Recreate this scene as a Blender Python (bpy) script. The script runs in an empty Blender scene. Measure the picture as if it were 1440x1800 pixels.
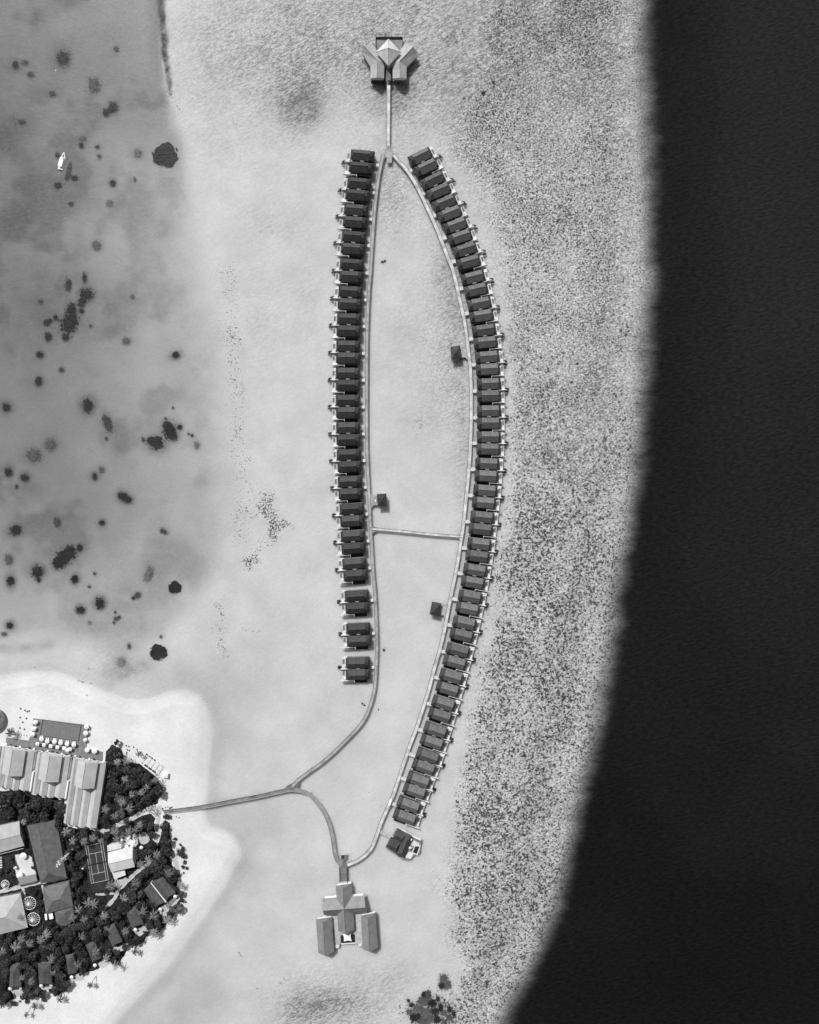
import bpy, bmesh, math, random
import numpy as np
from mathutils import Vector, Matrix

R = random.Random(7)
rng = np.random.default_rng(11)
S = bpy.context.scene
COL = S.collection
H = 480.0          # camera height, metres
M = 0.36           # metres per photo pixel at water level
GZ = 1.2           # island ground level
DZ = 1.8           # deck level of the overwater buildings

def P(px, py, z=0.0):
    s = (H - z) / H
    return Vector(((px - 720) * M * s, (900 - py) * M * s, z))

ONES = 'zeroth first second third fourth fifth sixth seventh eighth ninth tenth eleventh twelfth thirteenth fourteenth fifteenth sixteenth seventeenth eighteenth nineteenth'.split()
TENS = ['', '', 'twent', 'thirt', 'fort', 'fift']
CARD = ' one two three four five six seven eight nine'.split(' ')
def ordinal(n):
    if n < 20: return ONES[n]
    t, o = divmod(n, 10)
    return TENS[t] + 'ieth' if o == 0 else TENS[t] + 'y-' + ONES[o]

# ------------------------------------------------------------------ materials
MATS = {}
def nodes(m):
    m.use_nodes = True
    nt = m.node_tree
    nt.nodes.clear()
    return nt, nt.nodes, nt.links

def mat(name, g, rough=0.75, var=0.18, scale=0.8, spec=0.25, bump=0.0, rnd=0.0, stretch=(1, 1, 1), lines=None, line_amt=0.12, detail=4.0, attr=None, translucent=0.0):
    if name in MATS: return MATS[name]
    m = bpy.data.materials.new(name)
    nt, N, L = nodes(m)
    out = N.new('ShaderNodeOutputMaterial')
    b = N.new('ShaderNodeBsdfPrincipled')
    b.inputs['Roughness'].default_value = rough
    b.inputs['Specular IOR Level'].default_value = spec
    tc = N.new('ShaderNodeTexCoord')
    mp = N.new('ShaderNodeMapping'); mp.inputs['Scale'].default_value = stretch
    L.new(tc.outputs['Object'], mp.inputs['Vector'])
    no = N.new('ShaderNodeTexNoise'); no.inputs['Scale'].default_value = scale; no.inputs['Detail'].default_value = detail
    L.new(mp.outputs[0], no.inputs['Vector'])
    mr = N.new('ShaderNodeMapRange')
    mr.inputs['From Min'].default_value = 0.3; mr.inputs['From Max'].default_value = 0.7
    mr.inputs['To Min'].default_value = g * (1 - var); mr.inputs['To Max'].default_value = g * (1 + var)
    L.new(no.outputs['Fac'], mr.inputs['Value'])
    cur = mr.outputs[0]
    def mul(a, bsock=None, val=None):
        k = N.new('ShaderNodeMath'); k.operation = 'MULTIPLY'
        L.new(a, k.inputs[0])
        if bsock is not None: L.new(bsock, k.inputs[1])
        else: k.inputs[1].default_value = val
        return k.outputs[0]
    if lines:
        w = N.new('ShaderNodeTexWave'); w.wave_type = 'BANDS'; w.bands_direction = lines[0]
        w.inputs['Scale'].default_value = lines[1]; w.inputs['Distortion'].default_value = 0.4
        L.new(tc.outputs['Object'], w.inputs['Vector'])
        r2 = N.new('ShaderNodeMapRange'); r2.inputs['To Min'].default_value = 1 - line_amt; r2.inputs['To Max'].default_value = 1 + line_amt
        L.new(w.outputs['Fac'], r2.inputs['Value'])
        cur = mul(cur, r2.outputs[0])
    if rnd:
        oi = N.new('ShaderNodeObjectInfo')
        r3 = N.new('ShaderNodeMapRange'); r3.inputs['To Min'].default_value = 1 - rnd; r3.inputs['To Max'].default_value = 1 + rnd
        L.new(oi.outputs['Random'], r3.inputs['Value'])
        cur = mul(cur, r3.outputs[0])
    cmb = N.new('ShaderNodeCombineColor')
    for i in range(3): L.new(cur, cmb.inputs[i])
    L.new(cmb.outputs[0], b.inputs['Base Color'])
    if bump:
        bp = N.new('ShaderNodeBump'); bp.inputs['Strength'].default_value = bump; bp.inputs['Distance'].default_value = 0.3
        L.new(no.outputs['Fac'], bp.inputs['Height']); L.new(bp.outputs[0], b.inputs['Normal'])
    last = b.outputs[0]
    if translucent:
        t = N.new('ShaderNodeBsdfTranslucent'); L.new(cmb.outputs[0], t.inputs[0])
        mx = N.new('ShaderNodeMixShader'); mx.inputs[0].default_value = translucent
        L.new(last, mx.inputs[1]); L.new(t.outputs[0], mx.inputs[2]); last = mx.outputs[0]
    L.new(last, out.inputs[0])
    MATS[name] = m
    return m

mat('villa_shingle_left', 0.066, 0.8, 0.3, 0.9, bump=0.5, rnd=0.22, lines=('Y', 0.9), line_amt=0.2)
mat('villa_wall', 0.025, 0.8, 0.2, 0.8)
mat('villa_shingle_right', 0.15, 0.75, 0.3, 0.9, bump=0.5, rnd=0.2, lines=('Y', 0.9), line_amt=0.2)
mat('villa_skirt_pale', 0.062, 0.85, 0.3, 0.9, bump=0.5, rnd=0.2)
mat('villa_skirt', 0.042, 0.85, 0.3, 0.9, bump=0.5, rnd=0.2)
mat('wing_roof', 0.42, 0.55, 0.17, 0.3, spec=0.3, lines=('X', 0.9), detail=9, line_amt=0.10)
mat('ridge_tile', 0.10, 0.8, 0.3, 2)
mat('landing_deck', 0.62, 0.7, 0.15, 0.6)
mat('white_timber_left', 0.56, 0.6, 0.2, 1.2, rnd=0.08)
mat('white_timber', 0.66, 0.6, 0.12, 1.2, rnd=0.05)
mat('white_wall', 0.82, 0.6, 0.05, 0.6)
mat('cream_wall', 0.22, 0.7, 0.12, 0.6)
mat('dark_timber', 0.035, 0.7, 0.3, 2)
mat('pale_deck', 0.42, 0.75, 0.25, 0.5, lines=('X', 2.2), line_amt=0.10)
mat('grey_deck', 0.22, 0.8, 0.25, 0.4, lines=('X', 2.2), line_amt=0.10)
mat('pool_water', 0.19, 0.12, 0.15, 1.2, spec=0.5, bump=0.15)
mat('pool_water_dark', 0.03, 0.1, 0.2, 1.2, spec=0.5, bump=0.15)
mat('resort_roof', 0.235, 0.55, 0.17, 0.3, spec=0.3, lines=('X', 0.9), detail=9, line_amt=0.10)
mat('lodge_roof', 0.50, 0.55, 0.12, 0.2, spec=0.3, lines=('X', 0.6), line_amt=0.06)
mat('pavilion_roof', 0.58, 0.5, 0.17, 0.3, spec=0.3, lines=('X', 0.9), detail=9, line_amt=0.10)
mat('dark_roof', 0.13, 0.75, 0.22, 0.35, lines=('Y', 0.5), line_amt=0.08, bump=0.3)
mat('mid_roof', 0.155, 0.75, 0.2, 0.35, lines=('Y', 0.5), line_amt=0.08, bump=0.3)
mat('light_roof', 0.45, 0.6, 0.12, 0.25, lines=('Y', 0.5), line_amt=0.05)
mat('pale_roof', 0.66, 0.6, 0.1, 0.25, lines=('Y', 0.5), line_amt=0.05)
mat('bungalow_thatch', 0.085, 0.85, 0.3, 0.5, bump=0.5, rnd=0.2, lines=('Y', 0.8), line_amt=0.1)
mat('canvas', 0.86, 0.7, 0.04, 1.0)
mat('metal_white', 0.8, 0.4, 0.05, 1.0)
mat('metal_dark', 0.05, 0.4, 0.2, 1.0)
mat('boat_white', 0.85, 0.3, 0.03, 0.5, spec=0.5)
mat('glass_dark', 0.02, 0.08, 0.1, 1.0, spec=0.6)
mat('court_paint', 0.045, 0.8, 0.25, 0.15)
mat('court_surround', 0.035, 0.85, 0.3, 0.15)
mat('line_paint', 0.75, 0.7, 0.08, 1.0)
mat('net_mesh', 0.03, 0.8, 0.2, 2.0)
mat('paving', 0.50, 0.8, 0.2, 0.35, detail=8)
mat('grey_stone', 0.20, 0.85, 0.2, 0.5, detail=8)
mat('dark_stone', 0.05, 0.8, 0.2, 0.8)
mat('hut_thatch', 0.16, 0.9, 0.35, 0.6, bump=.5, detail=8)
mat('mid_grey_roof', 0.26, 0.8, 0.12, 0.5)
mat('pale_pool', 0.48, 0.2, 0.1, 0.8, spec=0.5)
mat('terrace', 0.66, 0.8, 0.12, 0.4, detail=8)
mat('sandy_path', 0.50, 0.9, 0.2, 0.5, detail=8)
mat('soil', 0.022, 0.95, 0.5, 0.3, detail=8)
mat('bark', 0.22, 0.9, 0.3, 1.5)
mat('palm_frond', 0.26, 0.4, 0.3, 0.5, spec=0.5, rnd=0.3, translucent=0.25)
mat('palm_frond_dark', 0.035, 0.5, 0.35, 0.5, spec=0.4, rnd=0.2, translucent=0.2)
mat('leaf_dark', 0.055, 0.55, 0.5, 0.35, spec=0.35, rnd=0.45, translucent=0.2)
mat('leaf_grey', 0.11, 0.55, 0.5, 0.35, spec=0.35, rnd=0.3, translucent=0.2)
mat('undergrowth_leaf', 0.042, 0.6, 0.6, 0.25, spec=0.3, translucent=0.2)
mat('coral_dark', 0.022, 0.9, 0.6, 0.5, rnd=0.3)
mat('coral_mid', 0.10, 0.9, 0.5, 0.5, rnd=0.3)
mat('coral_pale', 0.22, 0.9, 0.4, 0.5, rnd=0.2)
mat('rubble', 0.085, 0.9, 0.7, 0.12)
mat('skin', 0.25, 0.6, 0.1, 2.0)
mat('cloth_dark', 0.03, 0.8, 0.2, 2.0, rnd=0.3)
mat('cloth_light', 0.6, 0.8, 0.1, 2.0)
mat('bag_dark', 0.12, 0.8, 0.2, 2.0)
mat('rock', 0.06, 0.9, 0.5, 1.0)

# ------------------------------------------------------------------ mesh helper
class MB:
    def __init__(s): s.v = []; s.f = []
    def poly(s, pts):
        n = len(s.v); s.v += [tuple(p) for p in pts]; s.f.append(tuple(range(n, n + len(pts)))); return s
    def prism(s, pts, z0, z1):
        """closed prism over a plan polygon (x, y)"""
        n = len(s.v); k = len(pts)
        a = sum(pts[i][0] * pts[(i + 1) % k][1] - pts[(i + 1) % k][0] * pts[i][1] for i in range(k))
        if a < 0: pts = pts[::-1]
        s.v += [(p[0], p[1], z0) for p in pts] + [(p[0], p[1], z1) for p in pts]
        s.f.append(tuple(n + i for i in reversed(range(k)))); s.f.append(tuple(n + k + i for i in range(k)))
        for i in range(k):
            j = (i + 1) % k
            s.f.append((n + i, n + j, n + k + j, n + k + i))
        return s
    def box(s, x0, x1, y0, y1, z0, z1):
        return s.prism([(x0, y0), (x1, y0), (x1, y1), (x0, y1)], z0, z1)
    def obox(s, c, ang, lx, ly, z0, z1):
        ca, sa = math.cos(ang), math.sin(ang)
        pts = [(c[0] + ca * a - sa * b, c[1] + sa * a + ca * b) for a, b in ((-lx / 2, -ly / 2), (lx / 2, -ly / 2), (lx / 2, ly / 2), (-lx / 2, ly / 2))]
        return s.prism(pts, z0, z1)
    def tube(s, a, b, r0, r1=None, k=6):
        r1 = r0 if r1 is None else r1
        a, b = Vector(a), Vector(b); d = (b - a).normalized()
        u = d.orthogonal().normalized(); w = d.cross(u)
        n = len(s.v)
        for c, r in ((a, r0), (b, r1)):
            for i in range(k):
                t = 2 * math.pi * i / k
                s.v.append(tuple(c + (u * math.cos(t) + w * math.sin(t)) * r))
        for i in range(k):
            j = (i + 1) % k
            s.f.append((n + i, n + j, n + k + j, n + k + i))
        s.f.append(tuple(n + i for i in reversed(range(k)))); s.f.append(tuple(n + k + i for i in range(k)))
        return s
    def path_tube(s, pts, rs, k=6):
        for i in range(len(pts) - 1): s.tube(pts[i], pts[i + 1], rs[i], rs[i + 1], k)
        return s
    def cone(s, c, r, h, k=16, drop=0.0):
        n = len(s.v); s.v.append((c[0], c[1], c[2] + h))
        for i in range(k):
            t = 2 * math.pi * i / k
            s.v.append((c[0] + r * math.cos(t), c[1] + r * math.sin(t), c[2] - drop * (i % 2)))
        for i in range(k): s.f.append((n, n + 1 + i, n + 1 + (i + 1) % k))
        s.f.append(tuple(n + 1 + i for i in reversed(range(k))))
        return s
    def roof(s, c, zr, hip0=0.0, hip1=None, drop=0.2):
        """pitched roof: eave corners c[0..3] (Vectors), long sides 0-1 and 2-3, ends 3-0 and 1-2; ridge at height zr"""
        hip1 = hip0 if hip1 is None else hip1
        m0, m1 = (c[3] + c[0]) / 2, (c[1] + c[2]) / 2
        r0 = m0 + (m1 - m0) * hip0; r1 = m1 + (m0 - m1) * hip1
        r0 = Vector((r0.x, r0.y, zr)); r1 = Vector((r1.x, r1.y, zr))
        n = len(s.v)
        lo = [Vector((p.x, p.y, p.z - drop)) for p in c]
        s.v += [tuple(p) for p in list(c) + lo + [r0, r1]]
        e = lambda i: n + i; l = lambda i: n + 4 + i; a, b = n + 8, n + 9
        s.f += [(e(0), a, b, e(1)), (e(2), b, a, e(3)), (e(3), a, e(0)), (e(1), b, e(2)), (l(0), l(1), l(2), l(3))]
        for i in range(4): s.f.append((e(i), e((i + 1) % 4), l((i + 1) % 4), l(i)))
        return r0, r1
    def mesh(s, name, m=None, origin=None, smooth=False):
        me = bpy.data.meshes.new(name)
        o = origin or Vector((0, 0, 0))
        me.from_pydata([(x - o[0], y - o[1], z - o[2]) for x, y, z in s.v], [], s.f)
        bm = bmesh.new(); bm.from_mesh(me); bmesh.ops.recalc_face_normals(bm, faces=bm.faces); bm.to_mesh(me); bm.free()
        if smooth: me.polygons.foreach_set('use_smooth', [True] * len(me.polygons))
        if m: me.materials.append(MATS[m])
        me.update()
        return me
    def build(s, name, m, parent=None, smooth=False, label=None, world=True):
        o = None
        if parent is not None and world:
            o = parent.location if parent.parent is None else parent.location + parent.parent.location
        ob = bpy.data.objects.new(name, s.mesh(name, m, o, smooth)); COL.objects.link(ob)
        if parent is not None: ob.parent = parent
        if label: ob['label'] = label
        return ob

def tag(o, label, cat, group=None):
    o['label'] = label; o['category'] = cat
    if group: o['group'] = group
    return o
def thing(name, label, cat, loc, group=None):
    o = bpy.data.objects.new(name, None); COL.objects.link(o); o.location = loc; o.empty_display_size = 0.5
    return tag(o, label, cat, group)
KIDS = {}
def kids(o):
    return [c for c in bpy.data.objects if c.parent == o]
def copy_tree(o, parent=None, kd=None):
    c = o.copy(); COL.objects.link(c); c.parent = parent
    for ch in (kd[o.name] if kd else kids(o)): copy_tree(ch, c, kd)
    return c
def child_map(o, d=None):
    d = {} if d is None else d
    d[o.name] = kids(o)
    for c in d[o.name]: child_map(c, d)
    return d
def structure(name, me):
    ob = bpy.data.objects.new(name, me); COL.objects.link(ob); ob['kind'] = 'structure'; return ob
def sheet(name, pts_px, z, m, kind='structure'):
    bm = bmesh.new()
    f = bm.faces.new([bm.verts.new(P(x, y, z)) for x, y in pts_px])
    bmesh.ops.triangulate(bm, faces=[f]); bmesh.ops.recalc_face_normals(bm, faces=bm.faces)
    for f in bm.faces:
        if f.normal.z < 0: f.normal_flip()
    me = bpy.data.meshes.new(name); bm.to_mesh(me); bm.free(); me.materials.append(MATS[m])
    return structure(name, me)

# ------------------------------------------------------------------ fields (photo pixels)
LAGOON = [(-300, -300), (283, -300), (284, 0), (291, 80), (300, 150), (316, 220), (333, 300), (352, 370), (368, 430), (384, 500), (393, 600), (402, 700), (415, 800), (424, 890), (408, 960), (390, 1000), (372, 1040), (335, 1085), (300, 1120), (262, 1165), (235, 1190), (205, 1172), (165, 1150), (60, 1143), (0, 1150), (-300, 1155)]
ISLAND = [(-400, 1188), (0, 1188), (69, 1177), (104, 1181), (146, 1201), (194, 1216), (222, 1228), (257, 1229), (295, 1216), (328, 1211), (352, 1220), (368, 1250), (374, 1286), (370, 1330), (364, 1380), (361, 1430), (370, 1452), (392, 1459), (412, 1470), (424, 1490), (423, 1510), (412, 1526), (404, 1542), (390, 1566), (366, 1604), (338, 1645), (308, 1685), (280, 1713), (252, 1745), (226, 1775), (200, 1803), (150, 1860), (-400, 2100)]
EY = [-400, 0, 100, 200, 300, 400, 500, 600, 700, 800, 860, 900, 950, 1000, 1050, 1100, 1150, 1200, 1250, 1300, 1350, 1400, 1450, 1500, 1550, 1600, 1650, 1700, 1750, 1800, 2200]
EX = [1128, 1132, 1136, 1139, 1143, 1145, 1144, 1140, 1135, 1129, 1122, 1113, 1104, 1094, 1086, 1081, 1074, 1064, 1053, 1042, 1032, 1022, 1014, 1004, 994, 980, 958, 934, 910, 886, 690]

CORAL_DARK = [(104, 95, 12, 14), (19, 105, 7), (190, 187, 6), (195, 182, 9, 10), (182, 192, 8, 7), (96, 321, 7), (126, 308, 7, 6), (195, 318, 6), (138, 250, 5), (144, 485, 5, 8), (147, 514, 12, 13), (140, 526, 8, 12, 30), (121, 542, 11, 12), (117, 564, 16, 22, 20), (110, 590, 7), (92, 555, 5), (76, 564, 7, 6), (83, 560, 4), (79, 589, 8), (139, 544, 5), (64, 621, 7), (62, 668, 8), (150, 711, 12), (4, 714, 8), (8, 829, 7, 9), (37, 839, 8), (162, 837, 6), (209, 871, 7), (215, 874, 8), (222, 878, 7), (307, 623, 8.5, 6, -15), (296, 757, 14, 14), (291, 748, 9), (302, 765, 9), (273, 778, 15, 12), (262, 774, 8), (314, 750, 5), (22, 932, 13, 9, -25), (175, 919, 5.5), (109, 980, 21, 14, -38), (98, 991, 11), (120, 968, 10), (136, 963, 7), (62, 1005, 14, 11, 10), (64, 1019, 5), (14, 1022, 7, 11), (173, 1061, 11, 10.5), (139, 1073, 8.5), (128, 1019, 7, 9), (14, 1100, 7), (672, 460, 3.6), (677, 458, 3)]
CORAL_MID = [(36, 101, 6, 5), (46, 122, 6, 5), (200, 79, 5), (85, 157, 7, 6), (30, 206, 8, 5), (167, 253, 4), (170, 270, 4), (96, 267, 6), (120, 354, 5), (234, 312, 3.5), (65, 526, 5), (115, 497, 6, 14, 5), (103, 648, 5), (185, 742, 10, 16, -20), (183, 770, 3.5), (23, 855, 4), (249, 772, 4.5), (336, 765, 3.2), (330, 762, 2.6), (95, 918, 8, 9), (285, 934, 8, 5, 25), (240, 1047, 8, 5.5, -35), (232, 1052, 4), (202, 1088, 5), (207, 1086, 3.5), (198, 1095, 3), (200, 1077, 3), (225, 1137, 3.5, 5), (282, 1120, 3), (5, 1115, 6, 4), (154, 1032, 3), (163, 1009, 3), (155, 570, 3.5), (302, 716, 2.5), (289, 735, 3)]
CORAL_PALE = [(160, 143, 12, 14), (166, 428, 9), (219, 597, 9, 7), (230, 519, 5), (83, 780, 12, 11), (53, 800, 15, 12), (174, 825, 6), (344, 782, 6), (10, 984, 8, 10), (212, 1165, 9, 8), (259, 1010, 9, 14, 25), (189, 354, 7), (239, 265, 8), (155, 1095, 4), (140, 238, 6)]
RIMMED = [(288, 269, 22), (278, 1147, 15), (306, 1033, 11)]

def sstep(a, b, x):
    t = np.clip((x - a) / (b - a), 0, 1); return t * t * (3 - 2 * t)
_LAT = rng.random((256, 256))
def vn(X, Y, sc, seed=0):
    x = X / sc + seed * 17.3; y = Y / sc + seed * 31.7
    xi = np.floor(x).astype(int); yi = np.floor(y).astype(int); fx = x - xi; fy = y - yi
    fx = fx * fx * (3 - 2 * fx); fy = fy * fy * (3 - 2 * fy)
    g = lambda a, b: _LAT[a % 256, b % 256]
    return (g(xi, yi) * (1 - fx) + g(xi + 1, yi) * fx) * (1 - fy) + (g(xi, yi + 1) * (1 - fx) + g(xi + 1, yi + 1) * fx) * fy
def fbm(X, Y, sc, seed=0, o=4):
    s = 0; a = 0.5; t = 0
    for i in range(o):
        s = s + a * vn(X, Y, sc / 2 ** i, seed + i); t += a; a *= 0.5
    return s / t
def sdist(poly, X, Y):
    """signed distance, positive inside"""
    d = np.full(X.shape, 1e9); ins = np.zeros(X.shape, bool)
    n = len(poly)
    for i in range(n):
        ax, ay = poly[i]; bx, by = poly[(i + 1) % n]
        ex, ey = bx - ax, by - ay; wx, wy = X - ax, Y - ay
        t = np.clip((wx * ex + wy * ey) / (ex * ex + ey * ey), 0, 1)
        d = np.minimum(d, (wx - ex * t) ** 2 + (wy - ey * t) ** 2)
        c = ((ay <= Y) & (by > Y)) | ((by <= Y) & (ay > Y))
        if ey != 0:
            xi = ax + (Y - ay) / ey * ex
            ins ^= c & (X < xi)
    d = np.sqrt(d); return np.where(ins, d, -d)
def polydist(pts, X, Y):
    d = np.full(X.shape, 1e9)
    for (ax, ay), (bx, by) in zip(pts[:-1], pts[1:]):
        ex, ey = bx - ax, by - ay; wx, wy = X - ax, Y - ay
        t = np.clip((wx * ex + wy * ey) / (ex * ex + ey * ey), 0, 1)
        d = np.minimum(d, np.sqrt((wx - ex * t) ** 2 + (wy - ey * t) ** 2))
    return d
def blob(X, Y, cx, cy, rx, ry, ang=0):
    a = math.radians(ang); u = (X - cx) * math.cos(a) + (Y - cy) * math.sin(a); v = -(X - cx) * math.sin(a) + (Y - cy) * math.cos(a)
    return np.exp(-((u / rx) ** 2 + (v / ry) ** 2))

def common(X, Y):
    wx = (fbm(X, Y, 60, 1) - 0.5) * 26; wy = (fbm(X, Y, 60, 9) - 0.5) * 26
    d_is = sdist(ISLAND, X + (fbm(X, Y, 40, 3) - 0.5) * 8, Y + (fbm(X, Y, 40, 5) - 0.5) * 8)
    d_lg = sdist(LAGOON, X + wx, Y + wy)
    d_oc = X - np.interp(Y, EY, EX) + (fbm(X, Y, 80, 7) - 0.5) * 22 + (fbm(X + 2 * Y, Y * 2.2, 22, 13, 4) - 0.5) * 15
    w = np.interp(Y, [0, 150, 300, 450, 900, 1100], [7, 14, 40, 75, 70, 45])
    k = np.interp(Y, [0, 220, 420], [0.82, 0.8, 0.42])
    lag = k * sstep(-0.3 * w, w, d_lg) + (1 - k) * sstep(20, 330, d_lg + 60 * (fbm(X, Y, 110, 33) - 0.5))
    deep = sstep(0, 1, 0.55 * blob(X, Y, -60, 120, 300, 230) + 0.45 * blob(X, Y, -80, 560, 220, 300) + 0.35 * blob(X, Y, 40, 990, 170, 150) + 0.25 * (fbm(X, Y, 120, 21) - 0.5)) * lag
    oc = sstep(-26, 30, d_oc)
    return d_is, d_lg, d_oc, lag, deep, oc

def axis(lo, hi, step, far):
    core = np.arange(lo, hi + 0.1, step)
    ext = np.array([40, 100, 200, 400, 900, 2000, 4000, far], float)
    return np.concatenate([(lo - ext)[::-1], core, hi + ext])
def grid_mesh(name, xs, ys, zfun, attrs, m):
    X, Y = np.meshgrid(xs, ys); Z = zfun
    nx, ny = len(xs), len(ys)
    co = np.stack([(X - 720) * M, (900 - Y) * M, Z], -1).reshape(-1, 3).astype(np.float32)
    i = np.arange(nx * ny).reshape(ny, nx)
    q = np.stack([i[:-1, :-1], i[1:, :-1], i[1:, 1:], i[:-1, 1:]], -1).reshape(-1, 4)
    me = bpy.data.meshes.new(name)
    me.vertices.add(len(co)); me.vertices.foreach_set('co', co.ravel())
    me.loops.add(q.size); me.loops.foreach_set('vertex_index', q.ravel().astype(np.int32))
    me.polygons.add(len(q)); me.polygons.foreach_set('loop_start', (np.arange(len(q)) * 4).astype(np.int32))
    me.update(calc_edges=True)
    me.polygons.foreach_set('use_smooth', [True] * len(q))
    for k, a in attrs.items():
        at = me.attributes.new(k, 'FLOAT', 'POINT'); at.data.foreach_set('value', a.ravel().astype(np.float32))
    me.materials.append(m)
    return me

# ------------------------------------------------------------------ terrain
def terrain():
    xs = axis(-30, 1470, 3, 12000); ys = axis(-30, 1830, 3, 12000)
    X, Y = np.meshgrid(xs, ys)
    d_is, d_lg, d_oc, lag, deep, oc = common(X, Y)
    depth = 0.75 + 0.25 * (fbm(X, Y, 80, 2) - 0.5) + 3.5 * lag + 3.5 * deep + 45 * sstep(5, 150, d_oc) + 150 * sstep(100, 1200, d_oc)
    z = -depth
    beach = np.where(d_is > 0, np.minimum(GZ, 0.05 * d_is), -0.035 * (-d_is))
    z = np.where(d_is > 0, beach, np.maximum(z, np.minimum(beach, 0) - 0.02))
    wob = (fbm(X, Y, 50, 31) - 0.5)
    # reef: speckled coral and rubble
    RL_Y = [-300, 0, 100, 200, 260, 330, 450, 600, 800, 1000, 1100, 1200, 1300, 1400, 1500, 1560, 1640, 1700, 1760, 1800, 2100]
    RL_X = [860, 850, 830, 785, 790, 820, 850, 868, 872, 860, 845, 826, 806, 780, 772, 765, 782, 800, 770, 740, 640]
    left = np.interp(Y, RL_Y, RL_X) + wob * 60
    reef = sstep(-25, 50, X - left) * (1 - sstep(0, 24, d_oc))
    dens = (0.59 - 0.0 * sstep(500, 1300, Y)) * (1 - 0.15 * sstep(-95, -30, d_oc)) * (1 - 0.25 * sstep(1060, 1150, X)) 
    reef = reef * np.clip(dens + 0.36 * (fbm(X, Y, 46, 41) - 0.5), 0, 1)
    reef = np.maximum(reef, 0.95 * blob(X, Y, 760, 1785, 58, 44) * sstep(0.25, 0.5, fbm(X, Y, 22, 6)))
    for pl, wd, am in (([(436, 990), (462, 970), (484, 948), (478, 915), (460, 885), (470, 868)], 13, .66), ([(480, 935), (500, 918), (512, 925)], 9, .62), ([(455, 905), (440, 925)], 9, .5), ([(385, 1060), (380, 1090), (388, 1130), (398, 1150)], 9, .55),
                       ([(420, 850), (430, 900)], 9, .45), ([(430, 1100), (455, 1108)], 5, .5), ([(393, 500), (405, 520)], 8, .6), ([(400, 480), (405, 560), (412, 660), (418, 760), (432, 880), (420, 950)], 24, .44), ([(296, 155), (306, 190), (300, 210)], 7, .5)):
        reef = np.maximum(reef, am * (0.42 + 1.0 * fbm(X, Y, 34, 98)) * (1 - sstep(wd * 0.2, wd * 1.6, polydist(pl, X + wob * 18 + 26 * (fbm(X, Y, 17, 91) - .5), Y + wob * 22 + 26 * (fbm(X, Y, 17, 94) - .5)))))
    reef = np.maximum(reef, 0.5 * blob(X, Y, 738, 745, 12, 18)); reef = np.maximum(reef, 0.3 * blob(X, Y, 815, 930, 70, 400) * (X > 890))
    grain = np.clip(sstep(-20, 50, X - left) + 0.8 * blob(X, Y, 640, 60, 300, 140) + 0.6 * blob(X, Y, 690, 330, 60, 80) + 0.5 * blob(X, Y, 790, 600, 60, 200) + 0.6 * blob(X, Y, 600, 1770, 120, 60), 0, 1) * (1 - sstep(8, 30, d_oc)) * (d_is < 0)
    # seagrass and algae, streaky
    gr = 0.72 * blob(X, Y, 660, 20, 260, 110) + 0.42 * blob(X, Y, 430, 120, 120, 150) + 1.6 * blob(X, Y, 526, 180, 34, 42) + 0.25 * blob(X, Y, 470, 390, 60, 40) + 0.2 * blob(X, Y, 455, 560, 40, 90) + 0.2 * blob(X, Y, 540, 520, 30, 80) + 0.25 * blob(X, Y, 735, 742, 30, 30) + 0.18 * blob(X, Y, 720, 600, 60, 90) + 0.7 * blob(X, Y, 690, 155, 70, 70) + 0.4 * blob(X, Y, 560, 110, 90, 70)
    gr += 0.5 * blob(X, Y, 820, 140, 90, 150) + 0.55 * blob(X, Y, 690, 345, 42, 60) + 0.75 * blob(X, Y, 790, 500, 24, 75, 75 - 90) + 0.55 * blob(X, Y, 800, 640, 34, 110) + 0.45 * blob(X, Y, 815, 800, 18, 120)
    gr += 0.75 * blob(X, Y, 600, 1770, 85, 50) + 0.8 * blob(X, Y, 535, 1780, 50, 36, -40) + 0.35 * blob(X, Y, 690, 1720, 40, 30) + 0.35 * blob(X, Y, 215, 1170, 40, 18, 25)
    gr += 0.34 * np.exp(-((d_oc + 75) / 40) ** 2) * (0.6 + 0.8 * fbm(X, Y, 60, 57)) + 0.16 * sstep(0, 60, X - left)
    gr += 0.45 * blob(X, Y, 1000, 60, 200, 260) + 0.3 * blob(X, Y, 640, 330, 16, 60)
    band = polydist([(640, 300), (618, 600), (625, 900), (635, 1010)], X, Y); gr += 0.30 * np.exp(-(band / 16) ** 2)
    rb = polydist([(745, 300), (790, 400), (835, 520), (855, 700), (850, 850), (830, 1000), (790, 1150)], X, Y); gr += 0.45 * np.exp(-(rb / 22) ** 2)
    gr = np.clip(gr * (0.55 + 0.9 * fbm(X, Y, 40, 51)), 0, 1) * (1 - sstep(-30, 0, d_oc)) * (d_is < 0)
    # dark ledge and deep patches in the lagoon
    lw_ = np.interp(Y, [-40, 30, 100, 150, 175], [9, 8, 6.5, 4.5, 1])
    dl = polydist([(276, -40), (281, 0), (284, 40), (289, 90), (296, 135), (300, 165)], X + (fbm(X, Y, 12, 71) - .5) * 9, Y)
    dk = (1 - sstep(lw_ * .3, lw_ * 1.5, dl)) * np.clip(0.35 + 1.2 * fbm(X, Y, 14, 72), 0, 1)
    dk = np.maximum(dk, .35 * np.exp(-(np.maximum(0, 283 - X) / 22) ** 2) * (X < 285) * sstep(190, 60, Y))
    dk = np.maximum(dk, 0.30 * (1 - sstep(0, 14, polydist([(85, 1128), (45, 1136), (0, 1142)], X + wob * 14, Y + wob * 20))) * (0.4 + fbm(X, Y, 16, 74)))
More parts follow.
